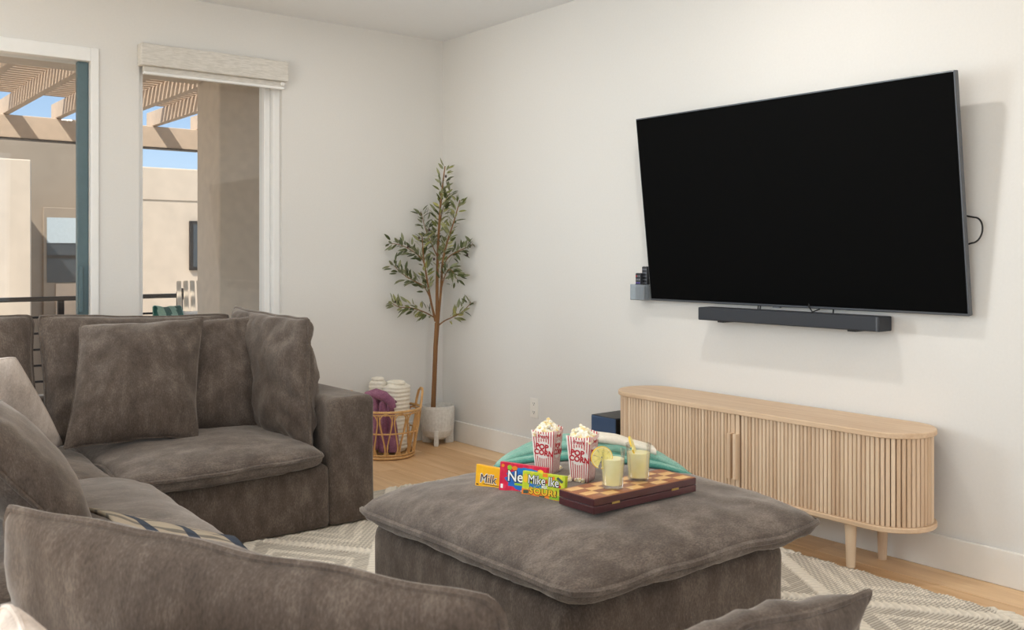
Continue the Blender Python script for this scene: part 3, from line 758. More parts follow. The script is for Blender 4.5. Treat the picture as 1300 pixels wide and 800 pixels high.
tag(N2, 'beige pillow behind the long loose back cushion', 'pillow', 'beige throw pillows')
# plaid throw folded on the wing seat
def plaidfn(u_, v_):
    p = onz(110 + 178 * u_, 655 + 37 * u_, 0.46).lerp(onz(170 + 170 * u_, 700 + 40 * u_, 0.46), v_)
    return p + Vector((0, 0, 0.020 + 0.030 * math.sin(PI * min(1, v_ * 1.2)) * (0.6 + 0.4 * noise.noise(Vector((u_ * 5, v_ * 3, 0))))))
pb = MB().grid(plaidfn, 30, 14)
pl = pb.build('plaid_throw', 'plaid', None, solid=0.014)
uvl = pl.data.uv_layers.new(name='UVMap')
for lp_ in pl.data.loops:
    i_, j_ = divmod(lp_.vertex_index, 15); uvl.data[lp_.index].uv = (i_ / 30 * 2, j_ / 14)
tag(pl, 'beige and dark plaid throw folded on the sofa seat', 'throw blanket')

# ------------------------------------------------------------------ ottoman
ot = thing('ottoman', 'large square taupe velvet ottoman in the middle of the rug', 'ottoman', (-1.57, -3.1, RZ))
OX0, OX1, OY0, OY1 = -2.115, -1.015, -3.70, -2.585
MB().rbox(OX0 + 0.055, OX1 - 0.085, OY0 + 0.075, OY1 + 0.0, RZ, 0.335, 0.05, 4, cuts=6, fn=soft(12, 0.008)).build('base', 'sofa', ot)
CHX0, CHX1, CHY0, CHY1 = -1.818, -1.356, -3.468, -3.300
def otwarp(p, s_, t_, side):
    if side == 1:
        dx = max(CHX0 - p.x, 0, p.x - CHX1); dy = max(CHY0 - p.y, 0, p.y - CHY1)
        g_ = math.exp(-(dx * dx + dy * dy) / 0.004)
        if g_ > 0.001:
            tgt = 0.501
            p = Vector((p.x, p.y, p.z + (min(p.z, tgt) - p.z) * g_))
    return p
otc, otm = pillow('cushion', (OX0, OY1, 0.388), (OX1, OY1, 0.388), (OX1, OY0, 0.386), (OX0, OY0, 0.386), 0.118, 0.060, 'sofah', ot, 31, pull=0.0, wrinkle=0.007, expo=0.40, n=64, warp=otwarp, power=2.6, pipe=0.011, expo_b=0.2)
OB = BVHTree.FromPolygons([Vector(v_) for v_ in otm.v], otm.f)
def top_at(x, y):
    h = OB.ray_cast(Vector((x, y, 1.0)), Vector((0, 0, -1)))
    return h[0].z if h[0] else 0.45
def on_ottoman(px, py):
    h = OB.ray_cast(CAM, ray(px, py).normalized())
    return h[0].copy() if h[0] else onz(px, py, 0.48)

# ------------------------------------------------------------------ chess box
cz = 0.499
cb = thing('chess_box', 'folded mahogany chess box with checkered lid on the ottoman', 'chess box', ((CHX0 + CHX1) / 2, (CHY0 + CHY1) / 2, cz))
x0, x1, y0, y1 = CHX0 + 0.006, CHX1 - 0.006, CHY0 + 0.006, CHY1 - 0.006
CT = cz + 0.046
MB().rbox(x0, x1, y0, y1, cz, cz + 0.0215, 0.0015, 1).build('lower_half', 'mahogany', cb, smooth=False)
MB().rbox(x0, x1, y0, y1, cz + 0.0230, CT - 0.002, 0.0015, 1).build('upper_half', 'mahogany', cb, smooth=False)
brd = MB().rbox(x0 + 0.002, x1 - 0.002, y0 + 0.002, y1 - 0.002, CT - 0.002, CT - 0.0005, 0.0005, 1).build('lid_panel', 'chessd', cb, smooth=False)
sqx, sqy = (x1 - x0 - 0.024) / 8, (y1 - y0 - 0.024) / 4
sqm = {}
for k in ('chessl', 'chessd'):
    sqm[k] = MB().rbox(-sqx / 2, sqx / 2, -sqy / 2, sqy / 2, 0, 0.0006, 0.0002, 1).mesh('square', smooth=False); sqm[k].materials.append(M[k])
for i in range(8):
    for j in range(4): piece('square', sqm['chessl' if (i + j) % 2 else 'chessd'], brd, (x0 + 0.012 + sqx * (i + 0.5), y0 + 0.012 + sqy * (j + 0.5), CT - 0.0006))
for hx in (x0 + 0.09, x1 - 0.10): MB().rbox(hx - 0.016, hx + 0.016, y0 - 0.0014, y0 + 0.001, cz + 0.019, cz + 0.0255, 0.0005, 1).build('hinge', 'brass', cb, smooth=False)

# ------------------------------------------------------------------ two glasses of lemonade with lemon slices
def lemon_disc(t, c, axis, r, wedge):
    """a round slice with a cut to its centre"""
    q = Vector(axis).to_track_quat('Z', 'Y').to_matrix()
    def arc(r0, r1, th, name, mat, par, a0=wedge, a1=wedge + 2 * PI - 0.35):
        mb = MB(); n = 30
        for i in range(n + 1):
            a_ = a0 + (a1 - a0) * i / n; d_ = Vector((math.cos(a_), math.sin(a_), 0))
            for (rr, zz) in ((r0, -th), (r1, -th), (r1, th), (r0, th)): mb.v.append(tuple(c + q @ (d_ * rr + Vector((0, 0, zz)))))
        for i in range(n):
            for k in range(4): mb.f.append((i * 4 + k, i * 4 + (k + 1) % 4, i * 4 + 4 + (k + 1) % 4, i * 4 + 4 + k))
        mb.f += [(3, 2, 1, 0), (n * 4, n * 4 + 1, n * 4 + 2, n * 4 + 3)]
        return mb.build(name, mat, par, angle=40)
    arc(r * 0.93, r, 0.0026, 'rind', 'yellow', t)
    arc(r * 0.86, r * 0.93, 0.0024, 'pith', 'pith', t)
    for k in range(8):
        a = wedge + 0.03 + k * (2 * PI - 0.41) / 8
        arc(r * 0.1, r * 0.85, 0.0023, 'segment', 'flesh', t, a + 0.03, a + (2 * PI - 0.41) / 8 - 0.03)
def tumbler(px, py, hgt, rt, rb, fill, lab, lem):
    c = onz(px, py, CT); c = c + Vector((VD.x, VD.y, 0)) * rb * 0.9
    t = thing('drinking_glass', lab, 'glass', (c.x, c.y, CT), 'glasses of lemonade')
    prof = [(0.001, 0.0), (rb * 0.92, 0.0), (rb, 0.004), (rt, hgt), (rt - 0.0008, hgt + 0.0008), (rt - 0.0020, hgt), (rb - 0.0025, 0.010), (0.001, 0.009)]
    MB().lathe(prof, (c.x, c.y, CT), 40).build('tumbler', 'glass', t, angle=50)
    f = lambda z: rb - 0.0026 + (rt - 0.002 - rb + 0.0025) * (z - 0.010) / (hgt - 0.010)
    MB().lathe([(0.001, 0.0105), (f(0.0105) - 0.0006, 0.0105), (f(fill) - 0.0006, fill), (0.001, fill)], (c.x, c.y, CT), 40).build('lemonade', 'lemonade', t, angle=50)
    return c
g1 = tumbler(779, 622, 0.118, 0.0400, 0.0320, 0.090, 'near lemonade glass with a whole round lemon slice on its rim, on the chess box', 0)
ls = thing('lemon_slice', 'round lemon slice facing out on the rim of the glass', 'lemon slice', (g1.x, g1.y, CT + 0.1))
lemon_disc(ls, ond(764, 581, (Vector((g1.x, g1.y, 0)) - Vector((CAM.x, CAM.y, 0))).dot(VD) - 0.012), (-VD + VR * 0.25), 0.0345, -1.6)
g2 = tumbler(812, 612, 0.115, 0.0410, 0.0335, 0.088, 'lemonade glass with a lemon slice seen edge-on, on the chess box', 1)
ls2 = thing('lemon_slice', 'lemon slice stuck edge-on on the rim of the other glass', 'lemon slice', (g2.x, g2.y, CT + 0.1))
lemon_disc(ls2, ond(803, 566, (Vector((g2.x, g2.y, 0)) - Vector((CAM.x, CAM.y, 0))).dot(VD) + 0.004), (VR * 0.95 - VD * 0.2 + Vector((0, 0, 0.35))), 0.031, 3.4)

# ------------------------------------------------------------------ popcorn
def kernel(mb, c, r, rnd):
    """one popped kernel: a few lobes round a core"""
    for k in range(4):
        d_ = Vector((rnd.uniform(-1, 1), rnd.uniform(-1, 1), rnd.uniform(-0.6, 1))).normalized() * r * 0.55 if k else Vector((0, 0, 0))
        rr = r * rnd.uniform(0.45, 0.68)
        bm = bmesh.new(); bmesh.ops.create_icosphere(bm, subdivisions=1, radius=rr)
        for v_ in bm.verts: v_.co = v_.co * (1 + 0.25 * noise.noise(v_.co * 300 + Vector((k, 0, 0)))) + d_ + c
        bm.verts.index_update(); mb.add([v_.co[:] for v_ in bm.verts], [[v_.index for v_ in f.verts] for f in bm.faces]); bm.free()
def popcorn_box(px, py, yaw, lab, plab, seed):
    b0 = on_ottoman(px, py)
    rnd = random.Random(seed); Hb = 0.148; wb, wt = 0.031, 0.043
    fx = Vector((math.cos(yaw), math.sin(yaw), 0)); fy = Vector((-math.sin(yaw), math.cos(yaw), 0))
    c = b0 + fy * wb * 0.9
    c.z = top_at(c.x, c.y) - 0.001
    t = thing('popcorn_box', lab, 'popcorn box', c, 'popcorn boxes')
    # four flared panels, the printed front scooped at its rim
    dirs = [(fx, -fy), (fy, fx), (-fx, fy), (-fy, -fx)]
    for k, (rg, nrm_) in enumerate(dirs):
        mb = MB(); n = 12; m_ = 10; uvs = []
        for j in range(m_ + 1):
            for i in range(n + 1):
                s_ = 2 * i / n - 1; v_ = j / m_
                top = Hb + 0.006 * abs(s_) ** 2.2 + (0.016 if k == 2 else 0) * (1 - abs(s_) ** 2)
                ww = wb + (wt - wb) * v_
                p = c + rg * s_ * ww + nrm_ * (ww - 0.0003) + Vector((0, 0, top * v_))
                mb.v.append(tuple(p)); uvs.append((i / n, v_))
        for j in range(m_):
            for i in range(n):
                a_ = j * (n + 1) + i; mb.f.append((a_, a_ + 1, a_ + n + 2, a_ + n + 1))
        o = mb.build('side_panel', 'stripes', t, solid=0.0007)
        ul = o.data.uv_layers.new(name='UVMap')
        for lp_ in o.data.loops: ul.data[lp_.index].uv = uvs[lp_.vertex_index]
        if k in (0, 1):
            up = (nrm_ * (wt - wb) + Vector((0, 0, Hb))).normalized(); wm = wb + (wt - wb) * 0.58
            org = c + nrm_ * (wm + 0.0006) + Vector((0, 0, Hb * 0.58))
            m4 = frame(org, rg, up)
            dsc = MB()
            dsc.prism([(0.031 * math.cos(2 * PI * q / 28), 0.030 * math.sin(2 * PI * q / 28)) for q in range(28)], 0, 0.0005)
            dm = dsc.mesh('logo_disc', smooth=False); dm.materials.append(M['paperwhite']); dob = piece('logo_disc', dm, t, None, mat4=m4)
            lettering('POP', 0.026, 'red', dob, org + up * 0.0105 - rg * 0.004, rg, up, bold=0.0012, rot=-0.10, lift=0.0007)
            lettering('CORN', 0.026, 'red', dob, org - up * 0.0105 + rg * 0.002, rg, up, bold=0.0012, rot=-0.12, lift=0.0007, sx=0.94)
            lb = MB().prism([(-0.016, -0.008), (0.016, -0.008), (0.016, 0.008), (-0.016, 0.008)], 0, 0.0004).mesh('label_patch', smooth=False); lb.materials.append(M['paperwhite'])
            of2 = org + up * 0.047 + nrm_ * 0.0003
            lbo = piece('label_patch', lb, t, None, mat4=frame(of2, rg, up))
            lettering('fresh', 0.019, 'red', lbo, of2, rg, up, bold=0.0005, rot=-0.05, shear=0.2, lift=0.0006)
    MB().prism([(c.x + (fx * a_ + fy * b_).x * wb, c.y + (fx * a_ + fy * b_).y * wb) for a_, b_ in ((-1, -1), (1, -1), (1, 1), (-1, 1))], c.z, c.z + 0.001).build('bottom', 'paperwhite', t, smooth=False)
    mb = MB()
    for k in range(110):
        a_, b_ = rnd.uniform(-0.92, 0.92), rnd.uniform(-0.92, 0.92)
        dome = (1 - a_ * a_) * (1 - b_ * b_)
        z = Hb - 0.010 + 0.034 * dome * rnd.uniform(0.4, 1.15) + rnd.uniform(-0.006, 0.006)
        kernel(mb, c + fx * a_ * 0.038 + fy * b_ * 0.038 + Vector((0, 0, z)), rnd.uniform(0.0090, 0.0125), rnd)
    o = mb.build('popcorn_heap', 'popcorn', None)
    o.data.transform(Matrix.Translation(-c)); o.location = c
    tag(o, plab, 'popcorn', kind='stuff')
    return c
yaw_ = -YAW - 0.42
b1 = popcorn_box(691, 601, yaw_, 'red striped popcorn box standing behind the candy boxes', 'heap of popcorn filling the box behind the candy', 3)
b2 = popcorn_box(736, 611, yaw_, 'red striped popcorn box standing next to the lemon slice glass', 'heap of popcorn filling the box next to the glasses', 4)
rnd = random.Random(9)
for k, (px, py) in enumerate(((724, 607), (727, 609), (731, 612), (735, 612), (741, 613), (722, 611), (747, 611), (705, 597), (709, 598), (712, 596), (729, 605))):
    p = on_ottoman(px, py); mb = MB(); kernel(mb, p + Vector((0, 0, 0.006)), 0.010, rnd)
    o = mb.build('popcorn_kernel', 'popcorn', None); o.data.transform(Matrix.Translation(-p)); o.location = p
    tag(o, 'loose popcorn kernel at the foot of the box behind the candy' if k in (7, 8, 9) else 'loose popcorn kernel at the foot of the box next to the glasses', 'popcorn', 'kernels by the box behind the candy' if k in (7, 8, 9) else 'kernels by the box next to the glasses')

# ------------------------------------------------------------------ candy boxes
def candy(pl_, pr_, hpx, thick, mat, lab, lean=0.12):
    a = on_ottoman(*pl_); b = on_ottoman(*pr_)
    b.z = a.z = min(a.z, b.z) - 0.001
    rg = (b - a).normalized(); up = (Vector((0, 0, 1)) + Vector((VD.x, VD.y, 0)) * lean).normalized()
    nr = rg.cross(up).normalized(); up = nr.cross(rg)
    Wd = (b - a).length; Z = (a - CAM).dot(VD); Hd = hpx * Z / F
    t = thing('candy_box', lab, 'candy box', (a + b) / 2, 'theatre candy boxes')
    m4 = frame(a, rg, up)
    mb = MB().rbox(0, Wd, 0, Hd, -thick, 0, 0.0012, 1, M4=m4)
    mb.build('carton', mat, t, smooth=False)
    P = lambda u_, v_, l_=0.0002: a + rg * (u_ * Wd) + up * (v_ * Hd) + nr * l_
    def patch(poly, mat_, name='print_patch', l_=0.0002):
        me_ = MB().prism([(x * Wd, y * Hd) for x, y in poly], 0, 0.0003).mesh(name, smooth=False); me_.materials.append(M[mat_])
        return piece(name, me_, t, None, mat4=m4 @ Matrix.Translation((0, 0, l_)))
    def words(s_, u_, v_, size, mat_, **kw):
        l_ = kw.pop('lift', 0.0008)
        return lettering(s_, 0.03, mat_, t, a + rg * (u_ * Wd) + up * (v_ * Hd), rg, up, lift=l_, fit=(size[0] * Wd, size[1] * Hd), **kw)
    return patch, words, Wd, Hd
def blob(cx, cy, rx, ry, n=26, wob=None, seed=0):
    wob = (0.12 if n > 20 else 0.03) if wob is None else wob
    return [(cx + rx * math.cos(2 * PI * i / n) * (1 + wob * math.sin(i * 2.4 + seed)), cy + ry * math.sin(2 * PI * i / n) * (1 + wob * math.sin(i * 2.4 + seed))) for i in range(n)]
# yellow box: stands behind the red one, which hides the end of the word
patch, words, _, _ = candy((603, 616), (652, 622), 27, 0.018, 'candyyellow', 'yellow candy box marked Milk, half hidden by the red box')
words('Milk', 0.345, 0.43, (0.45, 0.44), 'p_white', bold=0.0009, rot=0.04, shear=0.12, lift=0.0005)
words('Milk', 0.345, 0.43, (0.42, 0.38), 'p_brown', bold=0.0, rot=0.04, shear=0.12, lift=0.0012)
patch([(0.2, 0.14), (0.62, 0.17), (0.62, 0.20), (0.2, 0.17)], 'p_brown')
patch([(0.03, 0.06), (0.09, 0.06), (0.09, 0.12), (0.03, 0.12)], 'p_brown')
patch, words, _, _ = candy((633, 622), (692, 630), 36, 0.018, 'candyred', 'red candy box marked Nerds, between the yellow and the lime box')
patch(blob(0.50, 0.46, 0.36, 0.34, seed=1), 'p_blue')
patch(blob(0.60, 0.80, 0.24, 0.10, seed=2), 'p_skyblue', l_=0.0004)
words('Nerds', 0.53, 0.57, (0.70, 0.42), 'p_blackp', bold=0.0020, rot=0.03, lift=0.0008)
words('Nerds', 0.53, 0.575, (0.67, 0.37), 'p_white', bold=0.0003, rot=0.03, lift=0.0014)
patch([(0.34, 0.26), (0.66, 0.28), (0.66, 0.36), (0.34, 0.34)], 'p_lime', l_=0.0006)
patch(blob(0.22, 0.84, 0.05, 0.09, 14), 'p_lime', l_=0.0006)
patch(blob(0.33, 0.84, 0.06, 0.08, 14), 'p_orange', l_=0.0006)
patch(blob(0.07, 0.88, 0.035, 0.06, 14), 'p_orange', l_=0.0006)
patch(blob(0.88, 0.84, 0.06, 0.07, 14), 'p_goldy', l_=0.0006)
patch([(0.04, 0.10), (0.09, 0.10), (0.09, 0.24), (0.04, 0.24)], 'p_white')
words('candy', 0.56, 0.10, (0.16, 0.10), 'p_white', bold=0.0002, rot=0.06, lift=0.0008)
patch, words, _, _ = candy((662, 627), (716, 637), 31, 0.018, 'candygreen', 'lime candy box marked Mike and Ike SOUR, leaning by the chess box')
patch([(0.0, 0.0), (1.0, 0.0), (1.0, 0.16), (0.0, 0.30)], 'p_orange')
patch([(0.66, 0.02), (1.0, 0.02), (1.0, 0.22), (0.66, 0.14)], 'p_lime', l_=0.0004)
patch([(0.48, 0.86), (0.60, 0.86), (0.60, 1.0), (0.48, 1.0)], 'p_orange')
words('Mike Ike', 0.51, 0.70, (0.74, 0.40), 'p_blackp', bold=0.0015, lift=0.0008)
words('Mike Ike', 0.51, 0.705, (0.71, 0.35), 'p_white', bold=0.0, lift=0.0014)
words('&', 0.585, 0.70, (0.05, 0.18), 'p_redp', bold=0.0006, lift=0.0018)
words('MEGA', 0.32, 0.475, (0.30, 0.17), 'p_skyblue', bold=0.0014, shear=0.2, lift=0.0008)
words('MIX', 0.54, 0.465, (0.13, 0.13), 'p_white', bold=0.0006, lift=0.0008)
words('SOUR!', 0.50, 0.25, (0.66, 0.30), 'p_brown', bold=0.0020, space=1.15, lift=0.0010)
words('SOUR!', 0.50, 0.255, (0.63, 0.26), 'p_goldy', bold=0.0008, space=1.15, lift=0.0016)
patch(blob(0.08, 0.72, 0.055, 0.18, 14, 0.05), 'p_goldy', l_=0.0006)
patch(blob(0.73, 0.86, 0.04, 0.07, 14, 0), 'p_orange', l_=0.0006)
patch([(0.80, 0.86), (0.84, 0.94), (0.97, 0.78), (0.93, 0.70)], 'p_dkgreen', l_=0.0006)
patch(blob(0.88, 0.56, 0.035, 0.06, 14, 0), 'p_redp', l_=0.0006)
patch([(0.42, 0.02), (0.55, 0.03), (0.55, 0.10), (0.42, 0.10)], 'p_dkgreen', l_=0.0006)
patch([(0.04, 0.10), (0.16, 0.12), (0.16, 0.26), (0.04, 0.24)], 'p_dkgreen', l_=0.0006)

# ------------------------------------------------------------------ teal throw over the far corner of the ottoman
def throw_layer(name, k, mat, parent, lift, back, depth, ends, span=(0.0, 1.0), rr=0.008):
    """one folded layer: a rounded front edge, a flat top and a tail that falls behind the corner"""
    A, B = ends; cr = Vector((VD.x, VD.y, 0)); n = 18; span = (max(span[0], 0.03), min(span[1], 0.96))
    def fn(u_, v_):
        U = span[0] + (span[1] - span[0]) * u_
        p = A.lerp(B, U); arch = math.sin(PI * U) ** 0.65
        wav = 0.010 * noise.noise(Vector((U * 5, k * 3.3, 1))) + 0.004 * noise.noise(Vector((U * 14, k * 2.1, 2)))
        if v_ < 0.3:                                    # rounded front edge
            a_ = -PI / 2 + PI * v_ / 0.3; r2 = rr * (0.25 + 0.75 * arch); d_ = r2 * (1 - math.cos(a_)); z_ = r2 * (math.sin(a_) + 1); lead = 0
        else:
            r2 = rr * (0.25 + 0.75 * arch); lead = (v_ - 0.3) / 0.7 * depth * (0.15 + 0.85 * arch); d_ = r2 + lead; z_ = 2 * r2
        q = p + cr * ((back + wav) * (0.35 + 0.65 * arch) + d_)
        qf = p + cr * ((back + wav) * (0.35 + 0.65 * arch))
        zf = top_at(qf.x, qf.y)
        drop = max(0, lead - depth * 0.45); z_ -= drop * drop * 6.0
        return Vector((q.x, q.y, zf + 0.002 + lift * arch + z_ + 0.003 * noise.noise(Vector((U * 9, v_ * 3, k)))))
    return MB().grid(fn, 60, n).build(name, mat, parent, solid=0.004, angle=80)
th = thing('throw_blanket', 'pale teal throw with cream border folded over the far corner of the ottoman', 'throw blanket', (-1.12, -2.75, 0.42))
E0, E1 = onz(616, 592, 0.455), onz(893, 601, 0.455)
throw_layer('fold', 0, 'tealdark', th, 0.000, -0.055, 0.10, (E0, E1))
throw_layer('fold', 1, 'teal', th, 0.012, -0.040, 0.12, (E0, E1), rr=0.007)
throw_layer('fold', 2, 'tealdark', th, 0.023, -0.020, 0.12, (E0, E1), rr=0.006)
throw_layer('fold', 3, 'teal', th, 0.034, -0.010, 0.14, (E0.lerp(E1, 0.02), E0.lerp(E1, 0.97)), rr=0.015)
throw_layer('fold', 4, 'teal', th, 0.058, 0.035, 0.14, (E0.lerp(E1, 0.04), E0.lerp(E1, 0.95)), rr=0.012)
wf = throw_layer('border', 5, 'cream', th, 0.067, -0.006, 0.17, (E0.lerp(E1, 0.02), E0.lerp(E1, 0.97)), span=(0.44, 0.81), rr=0.012)
tag(wf, 'cream border of the throw')

# ------------------------------------------------------------------ television, soundbar, remotes, cable, outlet
TVL, TVR = -2.020, -3.702
TB, TT = Vector((-0.058, 0, 1.022)), Vector((-0.172, 0, 1.963))
up = (TT - TB).normalized(); Ht = (TT - TB).length
tv = thing('television', 'large black flat screen television tilted down on the wall', 'television', (-0.05, (TVL + TVR) / 2, 1.02))
m4 = frame(Vector((TB.x, TVL, TB.z)), (0, -1, 0), up)
Wt = TVL - TVR
MB().rbox(0, Wt, 0, Ht, -0.032, -0.003, 0.004, 2, M4=m4).build('bezel', 'bezel', tv, smooth=False)
MB().rbox(0.006, Wt - 0.006, 0.011, Ht - 0.006, -0.004, -0.0012, 0.0008, 1, M4=m4).build('screen', 'screen', tv, smooth=False)
MB().rbox(0.35, Wt - 0.35, 0.16, Ht - 0.40, -0.050, -0.031, 0.006, 2, M4=m4).build('rear_housing', 'black', tv, smooth=False)
bk = MB().rbox(-0.012, -0.0008, -3.22, -2.5, 1.30, 1.52, 0.002, 1).build('wall_bracket', 'black', tv, smooth=False)
MB().rbox(-0.07, -0.01, -3.10, -3.05, 1.40, 1.48, 0.004, 1).build('bracket_arm', 'black', tv, smooth=False)
MB().rbox(-0.07, -0.01, -2.67, -2.62, 1.40, 1.48, 0.004, 1).build('bracket_arm', 'black', tv, smooth=False)
MB().rbox(-0.075, -0.06, -2.84, -2.80, 1.018, 1.024, 0.001, 1).build('logo_tab', 'bezel', tv, smooth=False)
sb = thing('soundbar', 'long charcoal soundbar mounted below the television', 'soundbar', (-0.06, -2.87, 0.945))
MB().rbox(-0.118, -0.022, -3.360, -2.395, 0.944, 1.006, 0.004, 2).build('cabinet', 'bar', sb, smooth=False)
MB().rbox(-0.1195, -0.117, -3.356, -2.399, 0.948, 1.002, 0.0008, 1).build('front_grille', 'bar', sb, smooth=False)
MB().rbox(-0.1205, -0.114, -3.352, -3.345, 0.945, 1.005, 0.001, 1).build('end_trim', 'bezel', sb, smooth=False)
for y in (-2.52, -3.22):
    MB().rbox(-0.10, -0.0008, y - 0.02, y + 0.02, 0.936, 0.9445, 0.002, 1).build('wall_bracket', 'black', sb, smooth=False)
for y in (-2.700, -2.712, -3.10):
    MB().tube([(-0.05, y, 1.0), (-0.045, y, 1.03), (-0.04, y, 1.10)], 0.0035, 6).build('cable', 'cable', sb)
MB().tube([(-0.045, -2.98, 1.10), (-0.06, -2.985, 1.03), (-0.055, -3.0, 1.008), (-0.05, -3.03, 1.02), (-0.04, -3.06, 1.10)], 0.0035, 6).build('cable', 'cable', sb)
mb = MB(); pts = []
for i in range(19):
    a_ = -PI / 2 + PI * i / 18
    pts.append((-0.030 + 0.01 * math.sin(a_), TVR - 0.002 - 0.036 * math.cos(a_), 1.357 + 0.050 * math.sin(a_)))
o = MB().tube([(-0.03, TVR + 0.06, 1.29)] + pts + [(-0.02, TVR + 0.06, 1.42)], 0.0035, 6).build('cable_loop', 'cable', None)
c = Vector((-0.028, TVR, 1.30)); o.data.transform(Matrix.Translation(-c)); o.location = c
tag(o, 'black cable looping out behind the television edge', 'cable')
# remote holder
hx0, hx1 = -0.082, -0.001
rh = thing('remote_holder', 'clear acrylic remote holder on the wall by the television', 'remote holder', (-0.04, -1.945, 1.022))
y0, y1, z0, z1 = -1.995, -1.895, 1.022, 1.105
MB().rbox(-0.005, hx1, y0, y1, z0, z1 + 0.03, 0.001, 1).build('back_plate', 'black', rh, smooth=False)
MB().rbox(hx0, hx0 + 0.003, y0, y1, z0, z1, 0.001, 1).build('front_plate', 'acrylic', rh, smooth=False)
for y in (y0, y1 - 0.003): MB().rbox(hx0 + 0.003, -0.005, y, y + 0.003, z0, z1, 0.0008, 1).build('side_plate', 'acrylic', rh, smooth=False)
MB().rbox(hx0 + 0.003, -0.005, y0 + 0.003, y1 - 0.003, z0, z0 + 0.004, 0.0008, 1).build('floor_plate', 'black', rh, smooth=False)
def remote(xc, yc, top, rowmat, lab, lean):
    t = thing('remote_control', lab, 'remote', (xc, yc, 1.03), 'remotes in the wall holder')
    MB().rbox(xc - 0.009, xc + 0.009, yc - 0.020, yc + 0.020, 1.027, top, 0.005, 2).build('shell', 'remote', t)
    for j, z in enumerate(np.arange(top - 0.016, 1.08, -0.018)):
        for i in (-1, 0, 1):
            MB().rbox(xc - 0.0105, xc - 0.0085, yc + i * 0.011 - 0.0035, yc + i * 0.011 + 0.0035, z - 0.004, z + 0.004, 0.001, 1).build('button', rowmat if j % 3 == 2 else ('p_redp' if (j == 0 and i == 1 and rowmat == 'keyp') else 'key'), t, smooth=False)
remote(-0.030, -1.958, 1.200, 'key', 'taller grey remote standing at the back of the holder', 0)
remote(-0.058, -1.938, 1.165, 'keyp', 'shorter black remote with purple keys in front of the holder', 0)
# wall outlet
wo = thing('wall_outlet', 'white duplex power outlet low on the television wall', 'outlet', (-0.004, -1.0, 0.265))
MB().rbox(-0.006, -0.0005, -1.038, -0.962, 0.266, 0.387, 0.003, 2).build('cover_plate', 'outlet', wo, smooth=False)
for z in (0.300, 0.353):
    r_ = MB().rbox(-0.0085, -0.005, -1.017, -0.983, z - 0.014, z + 0.014, 0.003, 2).build('receptacle', 'outlet', wo, smooth=False)
    for dy in (-0.006, 0.006): MB().box(-0.0089, -0.0083, -1.0 + dy - 0.0012, -1.0 + dy + 0.0012, z - 0.002, z + 0.008).build('slot', 'slot', r_, smooth=False)
    MB().box(-0.0089, -0.0083, -1.003, -0.997, z - 0.010, z - 0.005).build('slot', 'slot', r_, smooth=False)

# ------------------------------------------------------------------ tambour cabinet
YL, YR, XB, XF = -1.985, -3.622, -0.018, -0.358
def stadium(inset, n=26):
    xb, xf, yl, yr = XB - inset, XF + inset, YL - inset, YR + inset
    R = (xb - xf) / 2; xc = (xb + xf) / 2; P = []
    for i in range(n + 1): a_ = PI * i / n; P.append((xc + R * math.cos(a_), yl - R + R * math.sin(a_)))
    for i in range(n + 1): a_ = PI + PI * i / n; P.append((xc + R * math.cos(a_), yr + R + R * math.sin(a_)))
    return P
kb = thing('media_cabinet', 'pale oak cabinet with fluted sliding fronts and rounded ends below the television', 'cabinet', (-0.19, -2.8, 0))
def slab(z0, z1, name, ins):
    mb = MB(); n = None; e = 0.003
    for (zz, i_) in ((z0, ins + e), (z0 + e, ins), (z1 - e, ins), (z1, ins + e)):
        P = stadium(i_); n = len(P); mb.v += [(x, y, zz) for x, y in P]
    for k in range(3):
        for i in range(n): j = (i + 1) % n; mb.f.append((k * n + i, k * n + j, k * n + n + j, k * n + n + i))
    mb.f.append(tuple(reversed(range(n)))); mb.f.append(tuple(3 * n + i for i in range(n)))
    return mb.build(name, 'oak', kb, angle=30)
slab(0.558, 0.580, 'top', 0.0)
slab(0.197, 0.217, 'bottom_panel', 0.0)
MB().prism(stadium(0.032), 0.217, 0.558).build('carcass', 'oakdark', kb, smooth=False)
# slats follow the perimeter from the left end round the front to the right end
P = stadium(0.020, 60)
peri = [Vector((x, y, 0)) for x, y in P]
start = 22; path = peri[start:61] + peri[61:61 + 40]
cum = [0]
for a_, b_ in zip(path[:-1], path[1:]): cum.append(cum[-1] + (b_ - a_).length)
def at_len(s_):
    for i in range(len(cum) - 1):
        if cum[i + 1] >= s_:
            f_ = (s_ - cum[i]) / max(1e-9, cum[i + 1] - cum[i]); p = path[i].lerp(path[i + 1], f_); t_ = (path[i + 1] - path[i]).normalized(); return p, t_
    return path[-1], (path[-1] - path[-2]).normalized()
pitch = 0.0188; sw = 0.0158
prof = [(-sw / 2, 0), (-sw / 2, 0.005), (-sw / 2 + 0.003, 0.0085), (sw / 2 - 0.003, 0.0085), (sw / 2, 0.005), (sw / 2, 0)]
smesh = MB().prism(prof, 0.218, 0.557).mesh('slat', smooth=False); smesh.materials.append(M['oakz'])
YC = (YL + YR) / 2
dl = MB().prism([(XF + 0.0225, YC + 0.003), (XF + 0.0315, YC + 0.003), (XF + 0.0315, YL - 0.18), (XF + 0.0225, YL - 0.18)], 0.219, 0.556).build('tambour_door', 'oakdark', kb, smooth=False)
dr = MB().prism([(XF + 0.0225, YR + 0.18), (XF + 0.0315, YR + 0.18), (XF + 0.0315, YC - 0.003), (XF + 0.0225, YC - 0.003)], 0.219, 0.556).build('tambour_door', 'oakdark', kb, smooth=False)
s_ = 0.01
while s_ < cum[-1]:
    p, t_ = at_len(s_)
    if abs(p.y - YC) > 0.024 or p.x > XF + 0.1:
        o = piece('slat', smesh, dl if p.y > YC else dr, p, rot=(0, 0, math.atan2(t_.y, t_.x) + PI))
    s_ += pitch
